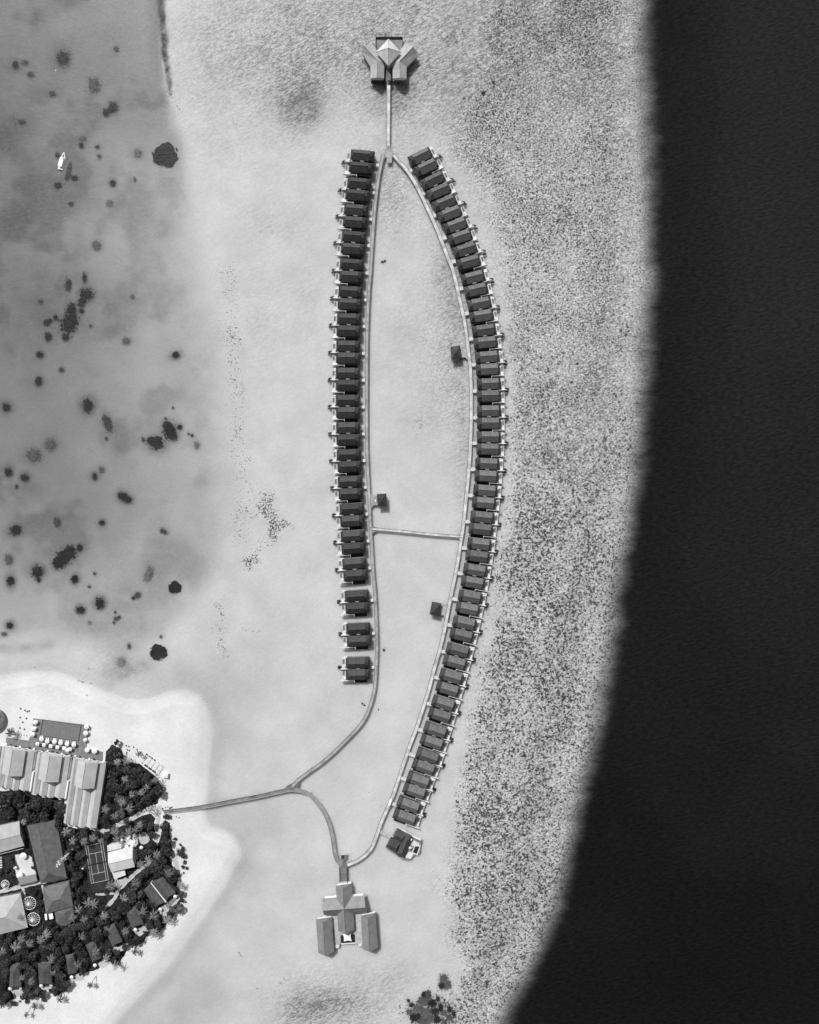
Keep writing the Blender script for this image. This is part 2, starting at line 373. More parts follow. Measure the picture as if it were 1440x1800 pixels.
    pat = [(160, 143, 14, 16, .3), (120, 4, 16, 12, .35), (70, 160, 26, 14, .25), (20, 215, 34, 24, .4), (95, 545, 70, 70, .32), (60, 490, 30, 20, .25), (220, 560, 26, 60, .16), (230, 500, 30, 40, .12), (60, 640, 24, 50, .22),
           (255, 1010, 14, 22, .3), (255, 760, 40, 22, .14), (30, 870, 40, 16, .3), (90, 1030, 40, 22, .2), (180, 100, 60, 80, .14), (95, 300, 50, 40, .22), (160, 350, 40, 24, .18), (215, 1185, 26, 14, .35), (225, 1040, 30, 20, .15), (10, 610, 22, 24, .3), (318, 330, 10, 30, .2), (250, 170, 40, 50, .12)]
    for cx, cy, rx, ry, a in pat: dk = np.maximum(dk, 1.25 * a * (0.55 + 0.9 * fbm(X, Y, 24, 77)) * blob(X + wob * 40 + 34 * (fbm(X, Y, 26, 83) - .5), Y - wob * 40 + 34 * (fbm(X, Y, 26, 86) - .5), cx, cy, rx, ry))
    dk = np.maximum(dk, lag * 0.5 * sstep(0.52, 0.75, fbm(X, Y, 75, 81)))
    for lst, am, kf in ((CORAL_DARK, .78, 1.5), (CORAL_MID, .5, 1.45), (CORAL_PALE, .38, 1.4)):
        for q in lst:
            if q[0] > 600: continue
            rx = q[2] * kf; ry = (q[3] if len(q) > 3 else q[2]) * kf; R_ = 3 * max(rx, ry)
            ix = np.where(np.abs(xs - q[0]) < R_)[0]; iy = np.where(np.abs(ys - q[1]) < R_)[0]; sl = (slice(iy[0], iy[-1] + 1), slice(ix[0], ix[-1] + 1))
            dk[sl] = np.maximum(dk[sl], am * (0.7 + .6 * fbm(X[sl], Y[sl], 9, 90)) * blob(X[sl], Y[sl], q[0], q[1], rx, ry, q[4] if len(q) > 4 else 0))
    for cx, cy, rx, ry, a in ((526, 184, 32, 36, .55), (540, 150, 22, 24, .35), (690, 150, 55, 40, .28), (362, 110, 12, 26, .2), (95, 560, 55, 60, .30), (250, 1172, 26, 14, .3), (560, 1765, 40, 16, .25), (660, 330, 0.1, 0.1, 0)):
        if a: dk = np.maximum(dk, a * (0.25 + 1.3 * fbm(X, Y, 12, 61)) * blob(X + wob * 30, Y - wob * 30, cx, cy, rx, ry, -25))
    # dry and damp sand
    tone = np.ones_like(X)
    tone += 0.13 * sstep(-2, 3, d_is) - 0.07 * np.exp(-((d_is + 16) / 14) ** 2) + 0.11 * sstep(2, 24, d_is) + 0.06 * sstep(30, 60, d_is)
    for a, b in ((3, -.05), (9, .035), (17, -.03), (27, -.03)): tone += b * np.exp(-((d_is - a + wob * 7) / 1.8) ** 2)
    tone += 0.12 * (fbm(X, Y, 70, 61) - 0.5) * (1 + (d_is > 0))
    tone -= 0.20 * blob(X, Y, 330, 1770, 90, 60, -40) + 0.13 * blob(X, Y, 460, 1450, 60, 45) + 0.13 * blob(X, Y, 410, 1230, 60, 70) + 0.12 * blob(X, Y, 330, 1180, 70, 30) + 0.10 * blob(X, Y, 440, 1560, 50, 60)
    tone -= 0.05 * (1 - sstep(0, 10, np.abs(d_is + 8)))
    m = bpy.data.materials.new('sand_and_reef'); nt, N, L = nodes(m)
    out = N.new('ShaderNodeOutputMaterial'); b = N.new('ShaderNodeBsdfPrincipled'); L.new(b.outputs[0], out.inputs[0])
    b.inputs['Roughness'].default_value = 0.95; b.inputs['Specular IOR Level'].default_value = 0.1
    tc = N.new('ShaderNodeTexCoord')
    def A(n):
        a = N.new('ShaderNodeAttribute'); a.attribute_name = n; return a.outputs['Fac']
    def noise(sc, det=4, stretch=None, rot=0.0, rough=0.55):
        n = N.new('ShaderNodeTexNoise'); n.inputs['Scale'].default_value = sc; n.inputs['Detail'].default_value = det; n.inputs['Roughness'].default_value = rough
        v = tc.outputs['Object']
        if stretch:
            mp = N.new('ShaderNodeMapping'); mp.vector_type = 'TEXTURE'; mp.inputs['Rotation'].default_value = (0, 0, rot); mp.inputs['Scale'].default_value = (1 / stretch[0], 1 / stretch[1], 1)
            L.new(v, mp.inputs['Vector']); v = mp.outputs[0]
        L.new(v, n.inputs['Vector']); return n.outputs['Fac']
    def math_(op, a, c):
        k = N.new('ShaderNodeMath'); k.operation = op
        for i, s_ in enumerate((a, c)):
            if isinstance(s_, (int, float)): k.inputs[i].default_value = s_
            else: L.new(s_, k.inputs[i])
        return k.outputs[0]
    def mrange(v, a, c, to0=0.0, to1=1.0):
        k = N.new('ShaderNodeMapRange'); k.interpolation_type = 'SMOOTHSTEP'
        for i, s_ in ((1, a), (2, c), (3, to0), (4, to1)):
            if isinstance(s_, (int, float)): k.inputs[i].default_value = s_
            else: L.new(s_, k.inputs[i])
        L.new(v, k.inputs[0]); return k.outputs[0]
    def lerp(f, a, c):
        k = N.new('ShaderNodeMix'); k.data_type = 'FLOAT'
        for i, s_ in ((0, f), (2, a), (3, c)):
            if isinstance(s_, (int, float)): k.inputs[i].default_value = s_
            else: L.new(s_, k.inputs[i])
        return k.outputs[0]
    sand = math_('MULTIPLY', A('tone'), mrange(noise(0.05, 8), 0.25, 0.75, 0.51, 0.585))
    sand = math_('MULTIPLY', sand, mrange(noise(1.1, 3), 0.3, 0.7, 0.95, 1.04))
    # seagrass streaks
    g = A('grass')
    st = noise(0.75, 6, (0.45, 1.3, 1), math.radians(27), 0.78)
    sand = math_('MULTIPLY', sand, mrange(st, 0.32, 0.66, 0.945, 1.04))
    gf = math_('MULTIPLY', g, mrange(st, 0.60, 0.36, 0.10, 0.98))
    sand = lerp(math_('MINIMUM', gf, 0.9), sand, 0.11)
    # coral rubble speckle at two sizes
    r = A('reef')
    def speck(sc, det, sharp):
        return mrange(noise(sc, det, None, 0, 0.6), math_('SUBTRACT', 0.69, math_('MULTIPLY', r, 0.33)), math_('SUBTRACT', 0.69 + sharp, math_('MULTIPLY', r, 0.33)))
    f1 = lerp(A('fine'), speck(0.74, 4, 0.09), speck(1.0, 4, 0.11))
    c2 = noise(0.16, 4, None, 0, 0.6)
    f2 = mrange(c2, math_('SUBTRACT', 0.78, math_('MULTIPLY', r, 0.28)), math_('SUBTRACT', 0.86, math_('MULTIPLY', r, 0.28)))
    ink = mrange(noise(0.8, 3), 0.36, 0.68, 0.012, 0.12)
    sand = lerp(math_('MULTIPLY', f2, 0.25), sand, ink)
    sand = lerp(math_('MULTIPLY', f1, 0.96), sand, ink)
    sand = math_('MULTIPLY', sand, lerp(A('grain'), 1.0, mrange(noise(0.95, 4, (0.8, 1.15, 1), math.radians(16), 0.8), 0.36, 0.62, 0.46, 1.32)))
    d = A('dark')
    sand = lerp(math_('MULTIPLY', d, mrange(noise(0.5, 4), 0.3, 0.6, 0.75, 1.0)), sand, 0.03)
    cc = N.new('ShaderNodeCombineColor')
    for i in range(3): L.new(sand, cc.inputs[i])
    L.new(cc.outputs[0], b.inputs['Base Color'])
    b.subsurface_method = 'BURLEY'
    b.inputs['Subsurface Radius'].default_value = (1, 1, 1)
    b.inputs['Subsurface Scale'].default_value = 4.0
    L.new(math_('MULTIPLY', A('wet'), 0.85), b.inputs['Subsurface Weight'])
    bp = N.new('ShaderNodeBump'); bp.inputs['Strength'].default_value = 0.25; bp.inputs['Distance'].default_value = 0.4
    L.new(math_('ADD', noise(0.5, 5), math_('MULTIPLY', f1, 0.8)), bp.inputs['Height']); L.new(bp.outputs[0], b.inputs['Normal'])
    me = grid_mesh('terrain', xs, ys, z, dict(reef=reef, grass=gr, dark=dk, tone=tone, grain=grain, fine=np.maximum(1 - sstep(450, 1000, Y + 80 * wob), (X < 600) * 1.0), wet=(z < -0.05).astype(float)), m)
    return structure('terrain', me)

def water():
    xs = axis(-30, 1470, 6, 12000); ys = axis(-30, 1830, 6, 12000)
    X, Y = np.meshgrid(xs, ys)
    d_is, d_lg, d_oc, lag, deep, oc = common(X, Y)
    oc_s = sstep(-30, 24, d_oc) ** 0.9
    scat = 0.02 + 0.09 * lag + 0.06 * deep
    scat = scat * (1 - oc_s) + 0.975 * oc_s
    tint = 0.985 - 0.305 * lag - 0.17 * deep - 0.05 * sstep(-60, 0, d_oc)
    col = 0.20 * (1 - oc_s) + oc_s * (0.0115 * (0.75 + 0.5 * fbm(X, Y, 160, 44)) + 0.007 * sstep(20, 200, d_oc) * sstep(1700, 200, Y) - 0.004 * sstep(900, 1700, Y))
    m = bpy.data.materials.new('sea_water'); nt, N, L = nodes(m)
    out = N.new('ShaderNodeOutputMaterial')
    tc = N.new('ShaderNodeTexCoord')
    def A(n):
        a = N.new('ShaderNodeAttribute'); a.attribute_name = n; return a.outputs['Fac']
    def grey(s):
        c = N.new('ShaderNodeCombineColor')
        for i in range(3): L.new(s, c.inputs[i])
        return c.outputs[0]
    def noise(sc, det, st, rot):
        mp = N.new('ShaderNodeMapping'); mp.vector_type = 'TEXTURE'; mp.inputs['Scale'].default_value = (1 / st[0], 1 / st[1], 1); mp.inputs['Rotation'].default_value = (0, 0, rot)
        L.new(tc.outputs['Object'], mp.inputs['Vector'])
        n = N.new('ShaderNodeTexNoise'); n.inputs['Scale'].default_value = sc; n.inputs['Detail'].default_value = det; n.inputs['Roughness'].default_value = 0.6
        L.new(mp.outputs[0], n.inputs['Vector']); return n.outputs['Fac']
    w1 = noise(0.55, 4, (0.5, 1.3, 1), math.radians(13)); w2 = noise(0.11, 3, (0.6, 1.2, 1), math.radians(18))
    ad = N.new('ShaderNodeMath'); ad.operation = 'MULTIPLY_ADD'; L.new(w2, ad.inputs[0]); ad.inputs[1].default_value = 1.2; L.new(w1, ad.inputs[2])
    bp = N.new('ShaderNodeBump'); bp.inputs['Strength'].default_value = 0.7; bp.inputs['Distance'].default_value = 0.5
    L.new(ad.outputs[0], bp.inputs['Height'])
    tr = N.new('ShaderNodeBsdfTransparent'); L.new(grey(A('tint')), tr.inputs[0])
    wv = N.new('ShaderNodeMapRange'); wv.inputs['From Min'].default_value = .32; wv.inputs['From Max'].default_value = .68; wv.inputs['To Min'].default_value = .62; wv.inputs['To Max'].default_value = 1.4; L.new(w1, wv.inputs['Value'])
    wm = N.new('ShaderNodeMath'); wm.operation = 'MULTIPLY'; L.new(A('body'), wm.inputs[0]); L.new(wv.outputs[0], wm.inputs[1])
    df = N.new('ShaderNodeBsdfDiffuse'); L.new(grey(wm.outputs[0]), df.inputs[0]); L.new(bp.outputs[0], df.inputs['Normal'])
    mx = N.new('ShaderNodeMixShader'); L.new(A('scatter'), mx.inputs[0]); L.new(tr.outputs[0], mx.inputs[1]); L.new(df.outputs[0], mx.inputs[2])
    gl = N.new('ShaderNodeBsdfGlossy'); gl.inputs['Roughness'].default_value = 0.3; L.new(bp.outputs[0], gl.inputs['Normal'])
    fr = N.new('ShaderNodeFresnel'); fr.inputs['IOR'].default_value = 1.14
    m2 = N.new('ShaderNodeMixShader'); L.new(fr.outputs[0], m2.inputs[0]); L.new(mx.outputs[0], m2.inputs[1]); L.new(gl.outputs[0], m2.inputs[2])
    L.new(m2.outputs[0], out.inputs[0])
    me = grid_mesh('water', xs, ys, np.zeros_like(X), dict(scatter=scat, tint=tint, body=col), m)
    return structure('water', me)

terrain(); water()

# ------------------------------------------------------------------ boardwalks
def smooth_path(pts, step=6.0):
    """Catmull-Rom through pixel points, resampled"""
    p = [Vector((x, y, 0)) for x, y in pts]
    p = [p[0] * 2 - p[1]] + p + [p[-1] * 2 - p[-2]]
    out = []
    for i in range(1, len(p) - 2):
        a, b, c, d = p[i - 1:i + 3]
        n = max(1, int((c - b).length / step))
        for k in range(n):
            t = k / n
            out.append(0.5 * ((2 * b) + (c - a) * t + (2 * a - 5 * b + 4 * c - d) * t * t + (3 * b - a - 3 * c + d) * t ** 3))
    out.append(p[-2])
    return [(q.x, q.y) for q in out]

def plank_mat(name, g, var=0.34):
    m = bpy.data.materials.new(name); nt, N, L = nodes(m)
    out = N.new('ShaderNodeOutputMaterial'); b = N.new('ShaderNodeBsdfPrincipled'); L.new(b.outputs[0], out.inputs[0]); b.inputs['Roughness'].default_value = 0.8
    uv = N.new('ShaderNodeUVMap'); br = N.new('ShaderNodeTexBrick')
    br.inputs['Scale'].default_value = 1.0; br.inputs['Brick Width'].default_value = 3.6; br.inputs['Row Height'].default_value = 0.62
    br.inputs['Mortar Size'].default_value = 0.05; br.offset = 0.35
    for i, v in enumerate((1.12, 0.88, 0.55)): br.inputs[('Color1', 'Color2', 'Mortar')[i]].default_value = (g * v, g * v, g * v, 1)
    L.new(uv.outputs[0], br.inputs['Vector'])
    tc = N.new('ShaderNodeTexCoord'); no = N.new('ShaderNodeTexNoise'); no.inputs['Scale'].default_value = 0.3; no.inputs['Detail'].default_value = 9
    L.new(tc.outputs['Object'], no.inputs['Vector'])
    mr = N.new('ShaderNodeMapRange'); mr.inputs['From Min'].default_value = .3; mr.inputs['From Max'].default_value = .7; mr.inputs['To Min'].default_value = 1 - var; mr.inputs['To Max'].default_value = 1 + var
    L.new(no.outputs['Fac'], mr.inputs['Value'])
    mx = N.new('ShaderNodeMix'); mx.data_type = 'RGBA'; mx.blend_type = 'MULTIPLY'; mx.inputs[0].default_value = 1
    cc = N.new('ShaderNodeCombineColor')
    for i in range(3): L.new(mr.outputs[0], cc.inputs[i])
    L.new(br.outputs['Color'], mx.inputs[6]); L.new(cc.outputs[0], mx.inputs[7]); L.new(mx.outputs[2], b.inputs['Base Color'])
    MATS[name] = m
plank_mat('boardwalk_planks', 0.38); plank_mat('boardwalk_grey', 0.27); plank_mat('jetty_planks', 0.21); plank_mat('curved_boardwalk', 0.60)
mat('kerb_dark', 0.14, 0.8, 0.2, 1.0); mat('kerb_timber', 0.55, 0.7, 0.15, 1.0); mat('piling_wood', 0.06, 0.9, 0.3, 1.0)

def side_offsets(pts, z):
    w = [P(x, y, z) for x, y in pts]
    nrm = []
    for i in range(len(w)):
        t = (w[min(i + 1, len(w) - 1)] - w[max(i - 1, 0)]); t.z = 0; t.normalize()
        nrm.append(Vector((-t.y, t.x, 0)))
    return w, nrm
def ribbon(name, pts, width, z, th, m, parent, off=0.0, z2=None, uv=True):
    """solid strip following a pixel path; width in metres, off = sideways shift"""
    w, n = side_offsets(pts, z)
    o = parent.location if parent else Vector((0, 0, 0))
    V = []; F = []; U = []
    dist = 0
    for i, (p, q) in enumerate(zip(w, n)):
        zz = z if z2 is None else z + (z2 - z) * i / (len(w) - 1)
        if i: dist += (w[i] - w[i - 1]).length
        for s, dz in ((1, 0), (-1, 0), (-1, -th), (1, -th)):
            c = p + q * (off + s * width / 2)
            V.append((c.x - o.x, c.y - o.y, zz + dz - o.z)); U.append((dist, s * width / 2))
    for i in range(len(w) - 1):
        a = 4 * i; b = a + 4
        for k in range(4): F.append((a + k, a + (k + 1) % 4, b + (k + 1) % 4, b + k))
    F.append((0, 3, 2, 1)); e = 4 * (len(w) - 1); F.append((e, e + 1, e + 2, e + 3))
    me = bpy.data.meshes.new(name); me.from_pydata(V, [], F)
    bm = bmesh.new(); bm.from_mesh(me); bmesh.ops.recalc_face_normals(bm, faces=bm.faces); bm.to_mesh(me); bm.free()
    lay = me.uv_layers.new(name='UVMap')
    for lp in me.loops: lay.data[lp.index].uv = U[lp.vertex_index]
    me.materials.append(MATS[m])
    ob = bpy.data.objects.new(name, me); COL.objects.link(ob); ob.parent = parent
    return ob
PILE = MB().tube((0, 0, -4.5), (0, 0, 0), 0.16, 0.16, 7).mesh('piling', 'piling_wood')
def piling(p, parent):
    ob = bpy.data.objects.new('piling', PILE); COL.objects.link(ob); ob.parent = parent
    ob.location = Vector((p[0], p[1], p[2])) - parent.location
def boardwalk(name, label, cat, pts, width, m, step=9.0, kerb=True, z=1.75, z2=None, rail=False, piles=True):
    sp = smooth_path(pts)
    mid = P(*sp[len(sp) // 2], 0)
    t = thing(name, label, cat, mid)
    ribbon('deck', sp, width, z, 0.22, m, t, z2=z2)
    if kerb:
        for s in (-1, 1): ribbon('kerb', sp, 0.26, z + 0.12, 0.3, 'kerb_dark', t, off=s * (width / 2 - 0.10), z2=None if z2 is None else z2 + .12)
    if rail:
        for s in (-1, 1): ribbon('handrail', sp, 0.16, z + 1.05, 0.14, 'kerb_timber', t, off=s * (width / 2 - 0.02), z2=None if z2 is None else z2 + 1.0)
    if piles:
        w, n = side_offsets(sp, z); acc = step
        for i in range(1, len(w)):
            acc += (w[i] - w[i - 1]).length
            if acc >= step:
                acc = 0
                for s in (-1, 1):
                    c = w[i] + n[i] * s * (width / 2 - 0.25); piling((c.x, c.y, z - 0.22), t)
    return t, sp
LW = [(674, 271), (667, 303), (660.5, 350), (656.7, 394), (653.2, 445), (651.2, 478), (648.7, 505), (646.4, 550), (645, 600), (644.6, 660), (644.5, 720), (644.6, 770), (645.6, 805), (647.4, 845), (649.2, 880), (651, 925), (653.3, 960), (655.2, 995), (659, 1040), (661.2, 1085), (662.5, 1130), (661.6, 1165), (660.2, 1195), (657, 1218), (651, 1240), (642, 1262), (630, 1279), (612, 1298), (590, 1320), (566, 1341), (542, 1358), (524, 1372), (514, 1382)]
RW = [(692, 272), (700, 281.7), (713.9, 297), (727.8, 317.8), (738.9, 338.6), (750, 362.2), (761, 385.8), (770.8, 409.4), (780.6, 434.4), (788.9, 456.7), (794.8, 470), (801, 493.7), (806.4, 518), (812, 542.4), (816, 561.8), (819.5, 585), (824, 620), (827, 648.6), (828.2, 680), (828.6, 715), (828.2, 745), (827.6, 765), (826.7, 789), (825.2, 813.5), (823.3, 837.8), (820.3, 867), (817.4, 896), (814.2, 925), (808.8, 961), (804.7, 988), (799.7, 1014), (793.2, 1045), (786.6, 1080), (780, 1113.5), (773, 1142.6), (764.5, 1171.8), (757, 1201), (749.8, 1226), (740.6, 1254.5), (731.2, 1283), (719, 1314.7), (706.5, 1352), (689.5, 1403), (680, 1424), (669.5, 1448), (660.5, 1474), (652, 1493), (640, 1505.5), (626.7, 1514.5), (611, 1521)]
SW = [(512, 1388), (526, 1390), (541, 1394.5), (554, 1407), (567, 1424), (578, 1447), (584.5, 1473), (588, 1498), (592.5, 1513), (600, 1522)]
JT = [(288, 1427.5), (340, 1421), (369, 1416), (404, 1409), (450, 1400.5), (489, 1392), (516, 1386)]
TP = [(683.3, 140), (683, 180), (682.6, 220), (682.4, 256)]
CB = [(650, 929), (660, 930), (690, 932.5), (730, 936.5), (762, 939.7), (800, 942.5), (812, 943.2)]
lw, lwp = boardwalk('boardwalk', 'long timber boardwalk serving the left row of villas, bending off towards the beach', 'boardwalk', LW, 2.1, 'boardwalk_planks')
rw, rwp = boardwalk('boardwalk', 'long curved timber boardwalk behind the right row of villas, with a pale surface', 'boardwalk', RW, 2.35, 'curved_boardwalk')
boardwalk('boardwalk', 'short curved boardwalk between the jetty fork and the cross-shaped spa building', 'boardwalk', SW, 2.3, 'boardwalk_grey', rail=True)
boardwalk('jetty', 'grey timber jetty running from the sandy beach out to the boardwalk fork', 'jetty', JT, 2.5, 'jetty_planks', z=1.55, z2=1.76, rail=True)
boardwalk('pier', 'straight pier leading up to the Y-shaped pavilion at the top', 'pier', TP, 2.4, 'curved_boardwalk')
boardwalk('footbridge', 'narrow footbridge crossing the lagoon between the two rows of villas', 'footbridge', CB, 1.75, 'curved_boardwalk', z=1.74)
def apron(t, name, pts, z, m='boardwalk_planks', th=0.25):
    return MB().prism([tuple(P(x, y, z))[:2] for x, y in pts], z - th, z).build(name, m, t)
apron(lw, 'apron', [(682.4, 247), (679, 258), (673.3, 271.5), (677, 276), (690.6, 276), (696, 274), (690, 263), (685.5, 253)], 1.735, 'curved_boardwalk')
apron(lw, 'landing', [(680, 270), (689, 270), (689, 286), (680, 286)], 1.72, 'curved_boardwalk')
apron(lw, 'apron', [(496, 1390), (505, 1381.5), (516, 1376), (527, 1376.5), (524, 1386), (527, 1392), (515, 1393)], 1.73, 'jetty_planks')
apron(lw, 'apron', [(648, 917), (656, 925), (664, 927.5), (664, 932.5), (657, 936), (651, 946)], 1.73)
apron(rw, 'apron', [(816, 928), (812, 938), (803, 940), (803, 945), (809, 948), (809, 960)], 1.73, 'curved_boardwalk')
apron(lw, 'apron', [(594, 1513), (601, 1517), (612, 1519.5), (617, 1522), (608, 1526), (598, 1524)], 1.73, 'boardwalk_grey')

# ------------------------------------------------------------------ overwater villas
def villa_proto(kind, sy, shingle, deckm='white_timber'):
    """local metres, +x towards the open sea, sy*y towards the picture's bottom; kind 'upper' / 'lower' of a pair"""
    t = thing('water_villa', 'x', 'villa', (0, 0, 0))
    ze, zr, ze2 = 4.9, 7.9, 4.7
    m = MB()
    V = Vector
    xa, xb, hw = -4.5, 5.9, 3.4
    m.roof([V((xa, hw, ze)), V((xb, hw, ze)), V((xb, -hw, ze)), V((xa, -hw, ze))], zr)
    m_main = m; m = MB(); mv = MB()
    t2 = 3.3; zt = 6.9
    # lower roof at the entrance end, sloping off the main gable
    m.v += [(-7.6, t2, ze2), (-7.6, -t2, ze2), (xa - .003, -t2, ze2), (xa - .003, t2, ze2), (-6.2, .9, zt), (-6.2, -.9, zt), (xa - .003, -.9, zt), (xa - .003, .9, zt)]
    n = len(m.v) - 8
    m.f += [tuple(n + i for i in q) for q in ((0, 1, 5, 4), (1, 2, 6, 5), (3, 0, 4, 7), (4, 5, 6, 7), (0, 3, 2, 1), (2, 3, 7, 6))]
    # lower roof over the veranda
    mv.v += [(xb + .003, t2, ze2), (xb + .003, -t2, ze2), (7.5, -t2, ze2 - .1), (7.5, t2, ze2 - .1), (xb + .003, 1.6, zt - .3), (xb + .003, -1.6, zt - .3)]
    n = len(mv.v) - 6
    mv.f += [tuple(n + i for i in q) for q in ((2, 3, 4, 5), (3, 0, 4), (1, 2, 5), (0, 1, 5, 4), (0, 3, 2, 1))]
    rf = m_main.build('roof', shingle, t); skm = 'villa_skirt' if shingle.endswith('left') else 'villa_skirt_pale'; m.build('porch_roof', skm, t); mv.build('veranda_roof', skm, t)
    MB().box(xa + .1, xb - .1, -.09, .09, zr - .05, zr + .07).build('ridge_cap', 'ridge_tile', rf, world=False)
    MB().box(-7.0, 6.0, -2.95, 2.95, DZ - 1.2, ze2 - .02).build('wall', 'villa_wall', t)
    d = MB().box(-7.3, 7.0, -3.6, 3.6, DZ - .3, DZ)
    d.build('floor', 'grey_deck', t)
    dk = MB(); dk.box(7.003, 10.15, -3.9, 3.9, DZ - .25, DZ + .02); dk.build('sun_deck', deckm, t)
    py = -sy * 0.4
    pool = MB()
    for a in ((8.25, 10.05, py + 1.5, py + 1.75), (8.25, 10.05, py - 1.75, py - 1.5), (9.8, 10.05, py - 1.5, py + 1.5), (8.25, 8.5, py - 1.5, py + 1.5)): pool.box(*a, DZ + .02, DZ + .22)
    pl = pool.build('plunge_pool', deckm, t)
    MB().box(8.5, 9.8, py - 1.5, py + 1.5, DZ + .02, DZ + .1).build('pool_water', 'pool_water', pl, world=False)
    w = MB()
    if kind == 'lower':
        yy = sy * 4.25
        w.box(2.4, 11.0, yy - .1, yy + .1, DZ, DZ + 2.0); w.box(2.2, 2.4, yy - 1.0, yy + 1.0, DZ, DZ + 2.0)
        w.build('privacy_screen', 'white_wall', t)
        MB().box(2.6, 7.0, min(sy * 3.603, sy * 4.9), max(sy * 3.603, sy * 4.9), DZ - .2, DZ).build('side_deck', 'grey_deck', t)
        MB().box(-5.6, 2.1, min(sy * 3.603, sy * 6.1), max(sy * 3.603, sy * 6.1), .35, .55).build('gap_shade_slab', 'dark_timber', t)  # added dark slab, makes the shaded gap between villa pairs read black
        sx = -sy * 3.3
    else:
        yy = sy * 3.95
        w.box(5.0, 11.0, yy - .17, yy + .17, DZ, DZ + 2.0); w.build('privacy_screen', 'white_wall', t)
        MB().box(-1.2, 1.2, min(sy * 3.3, sy * 4.0), max(sy * 3.3, sy * 4.0), DZ, ze2 + .25).build('service_annex', 'cream_wall', t)
        sx = sy * 3.0
    st = MB(); st.box(10.303, 10.9, sx - .3, sx + .3, DZ - .2, DZ - .02)
    st.box(10.9, 12.1, sx - .75, sx + .75, DZ - .9, DZ - .55)
    for k in range(3): st.box(12.1 + .3 * k, 12.4 + .3 * k, sx - .5, sx + .5, DZ - 1.15 - .3 * k, DZ - 1.0 - .3 * k)
    st.build('swim_steps', 'dark_timber', t)
    for x in (-6.6, -.5, 5.6, 10.0):
        for y in (-3.2, 3.2):
            if x == -.5: continue
            ob = bpy.data.objects.new('stilt', PILE); COL.objects.link(ob); ob.parent = t; ob.location = (x, y, DZ - .25)
    return t
LVB = [(617, 657.8, 261.7, 284.2), (613, 655.5, 283.6, 304.8), (610, 653, 311.4, 333), (607, 649.4, 332, 353.4), (604.6, 647, 357.8, 379.5), (602.8, 645.3, 379.5, 400.7), (600.6, 643, 405, 426.3), (599, 641.5, 426.7, 447.2), (597.5, 639.5, 453.8, 475), (596.2, 638.4, 475.2, 496.6), (595, 637, 501.8, 523.2), (593.6, 635.6, 523.2, 544.6), (592.6, 634.5, 549.8, 570.5), (592, 633.3, 570.6, 592), (591.2, 633, 597.8, 618.4), (591, 632.3, 618.4, 639.9), (590.8, 632.2, 645.6, 666.2), (590.5, 632, 666.2, 687.6), (590.6, 632.1, 693.4, 713.4), (591, 632.2, 714, 735.6), (591.2, 632.8, 741.2, 761.8), (592, 632.9, 762, 783.4), (592.6, 633.8, 788.8, 809.2), (593.4, 635.2, 809.4, 830.4), (594.2, 636, 836.4, 856.2), (595.2, 637.2, 856.8, 878.8), (597, 639.2, 883.8, 904.6), (598, 640, 905, 926), (599, 641.2, 931.6, 952.4), (600.4, 642.2, 952.8, 974), (602, 643.9, 980.4, 1000.4), (603.8, 645.8, 1000.8, 1021.8), (606, 648.2, 1037.3, 1057.3), (607.2, 649.2, 1058, 1079), (608.4, 650.8, 1094.8, 1115.2), (609.6, 652, 1116.4, 1137), (608, 650.2, 1155.4, 1175.2), (608, 650.2, 1175.2, 1196)]
LANG = [(1, 5), (8, 4), (12, 2), (16, .5), (20, -.6), (24, -2), (28, -3.4), (32, -4.4), (34, -3), (36, -2), (38, -.6)]
RVR = [(741, 270.1), (751.7, 288.8), (763.6, 311.8), (774.3, 331.2), (784.4, 351.8), (793.6, 371), (803.4, 391.9), (811.8, 412.7), (820.4, 434.8), (826.8, 459.6 - 2.5), (834.4, 484.2), (839.9, 506.2), (845.6, 530.6), (849.7, 552.4), (853.9, 577.7), (856.6, 599.5), (859.7, 625), (860.8, 647), (862.5, 672.9), (862.6, 694.3), (862.7, 720.8), (862.7, 742.6), (862.4, 767), (861.8, 788.5), (859.8, 814.4), (858.2, 836.2), (856.4, 861.8), (854, 883.6), (851.1, 909.3), (848.4, 930.6), (845.6, 956.8), (842.4, 978.4), (838.4, 1002.8), (834.4, 1024.8), (829.6, 1050.2), (825, 1071.4), (819.4, 1097.1), (814.5, 1118.4), (807.8, 1145.2), (802.3, 1166.3), (796, 1191.7), (789.8, 1213.7), (782.4, 1239.6), (776.2, 1260.4), (768.2, 1286.8), (762.1, 1308), (754.6, 1332.6), (747.6, 1352), (738.2, 1375.2), (731.4, 1394.6), (720.8, 1419.3), (714.2, 1440.6)]
RANG = [(1, -26), (3, -25.5), (4, -24), (6, -21.5), (8, -18.5), (10, -16), (12, -13), (14, -9.5), (16, -5.5), (18, -3), (20, -1.4), (22, 0), (24, 1.4), (26, 3.4), (28, 4.8), (30, 6.4), (32, 7.8), (34, 10), (36, 12), (38, 14), (40, 16), (42, 17.3), (44, 17.8), (46, 18.8), (48, 20), (50, 20), (52, 20.5)]
itp = lambda tb, i: float(np.interp(i, [a for a, _ in tb], [b for _, b in tb]))

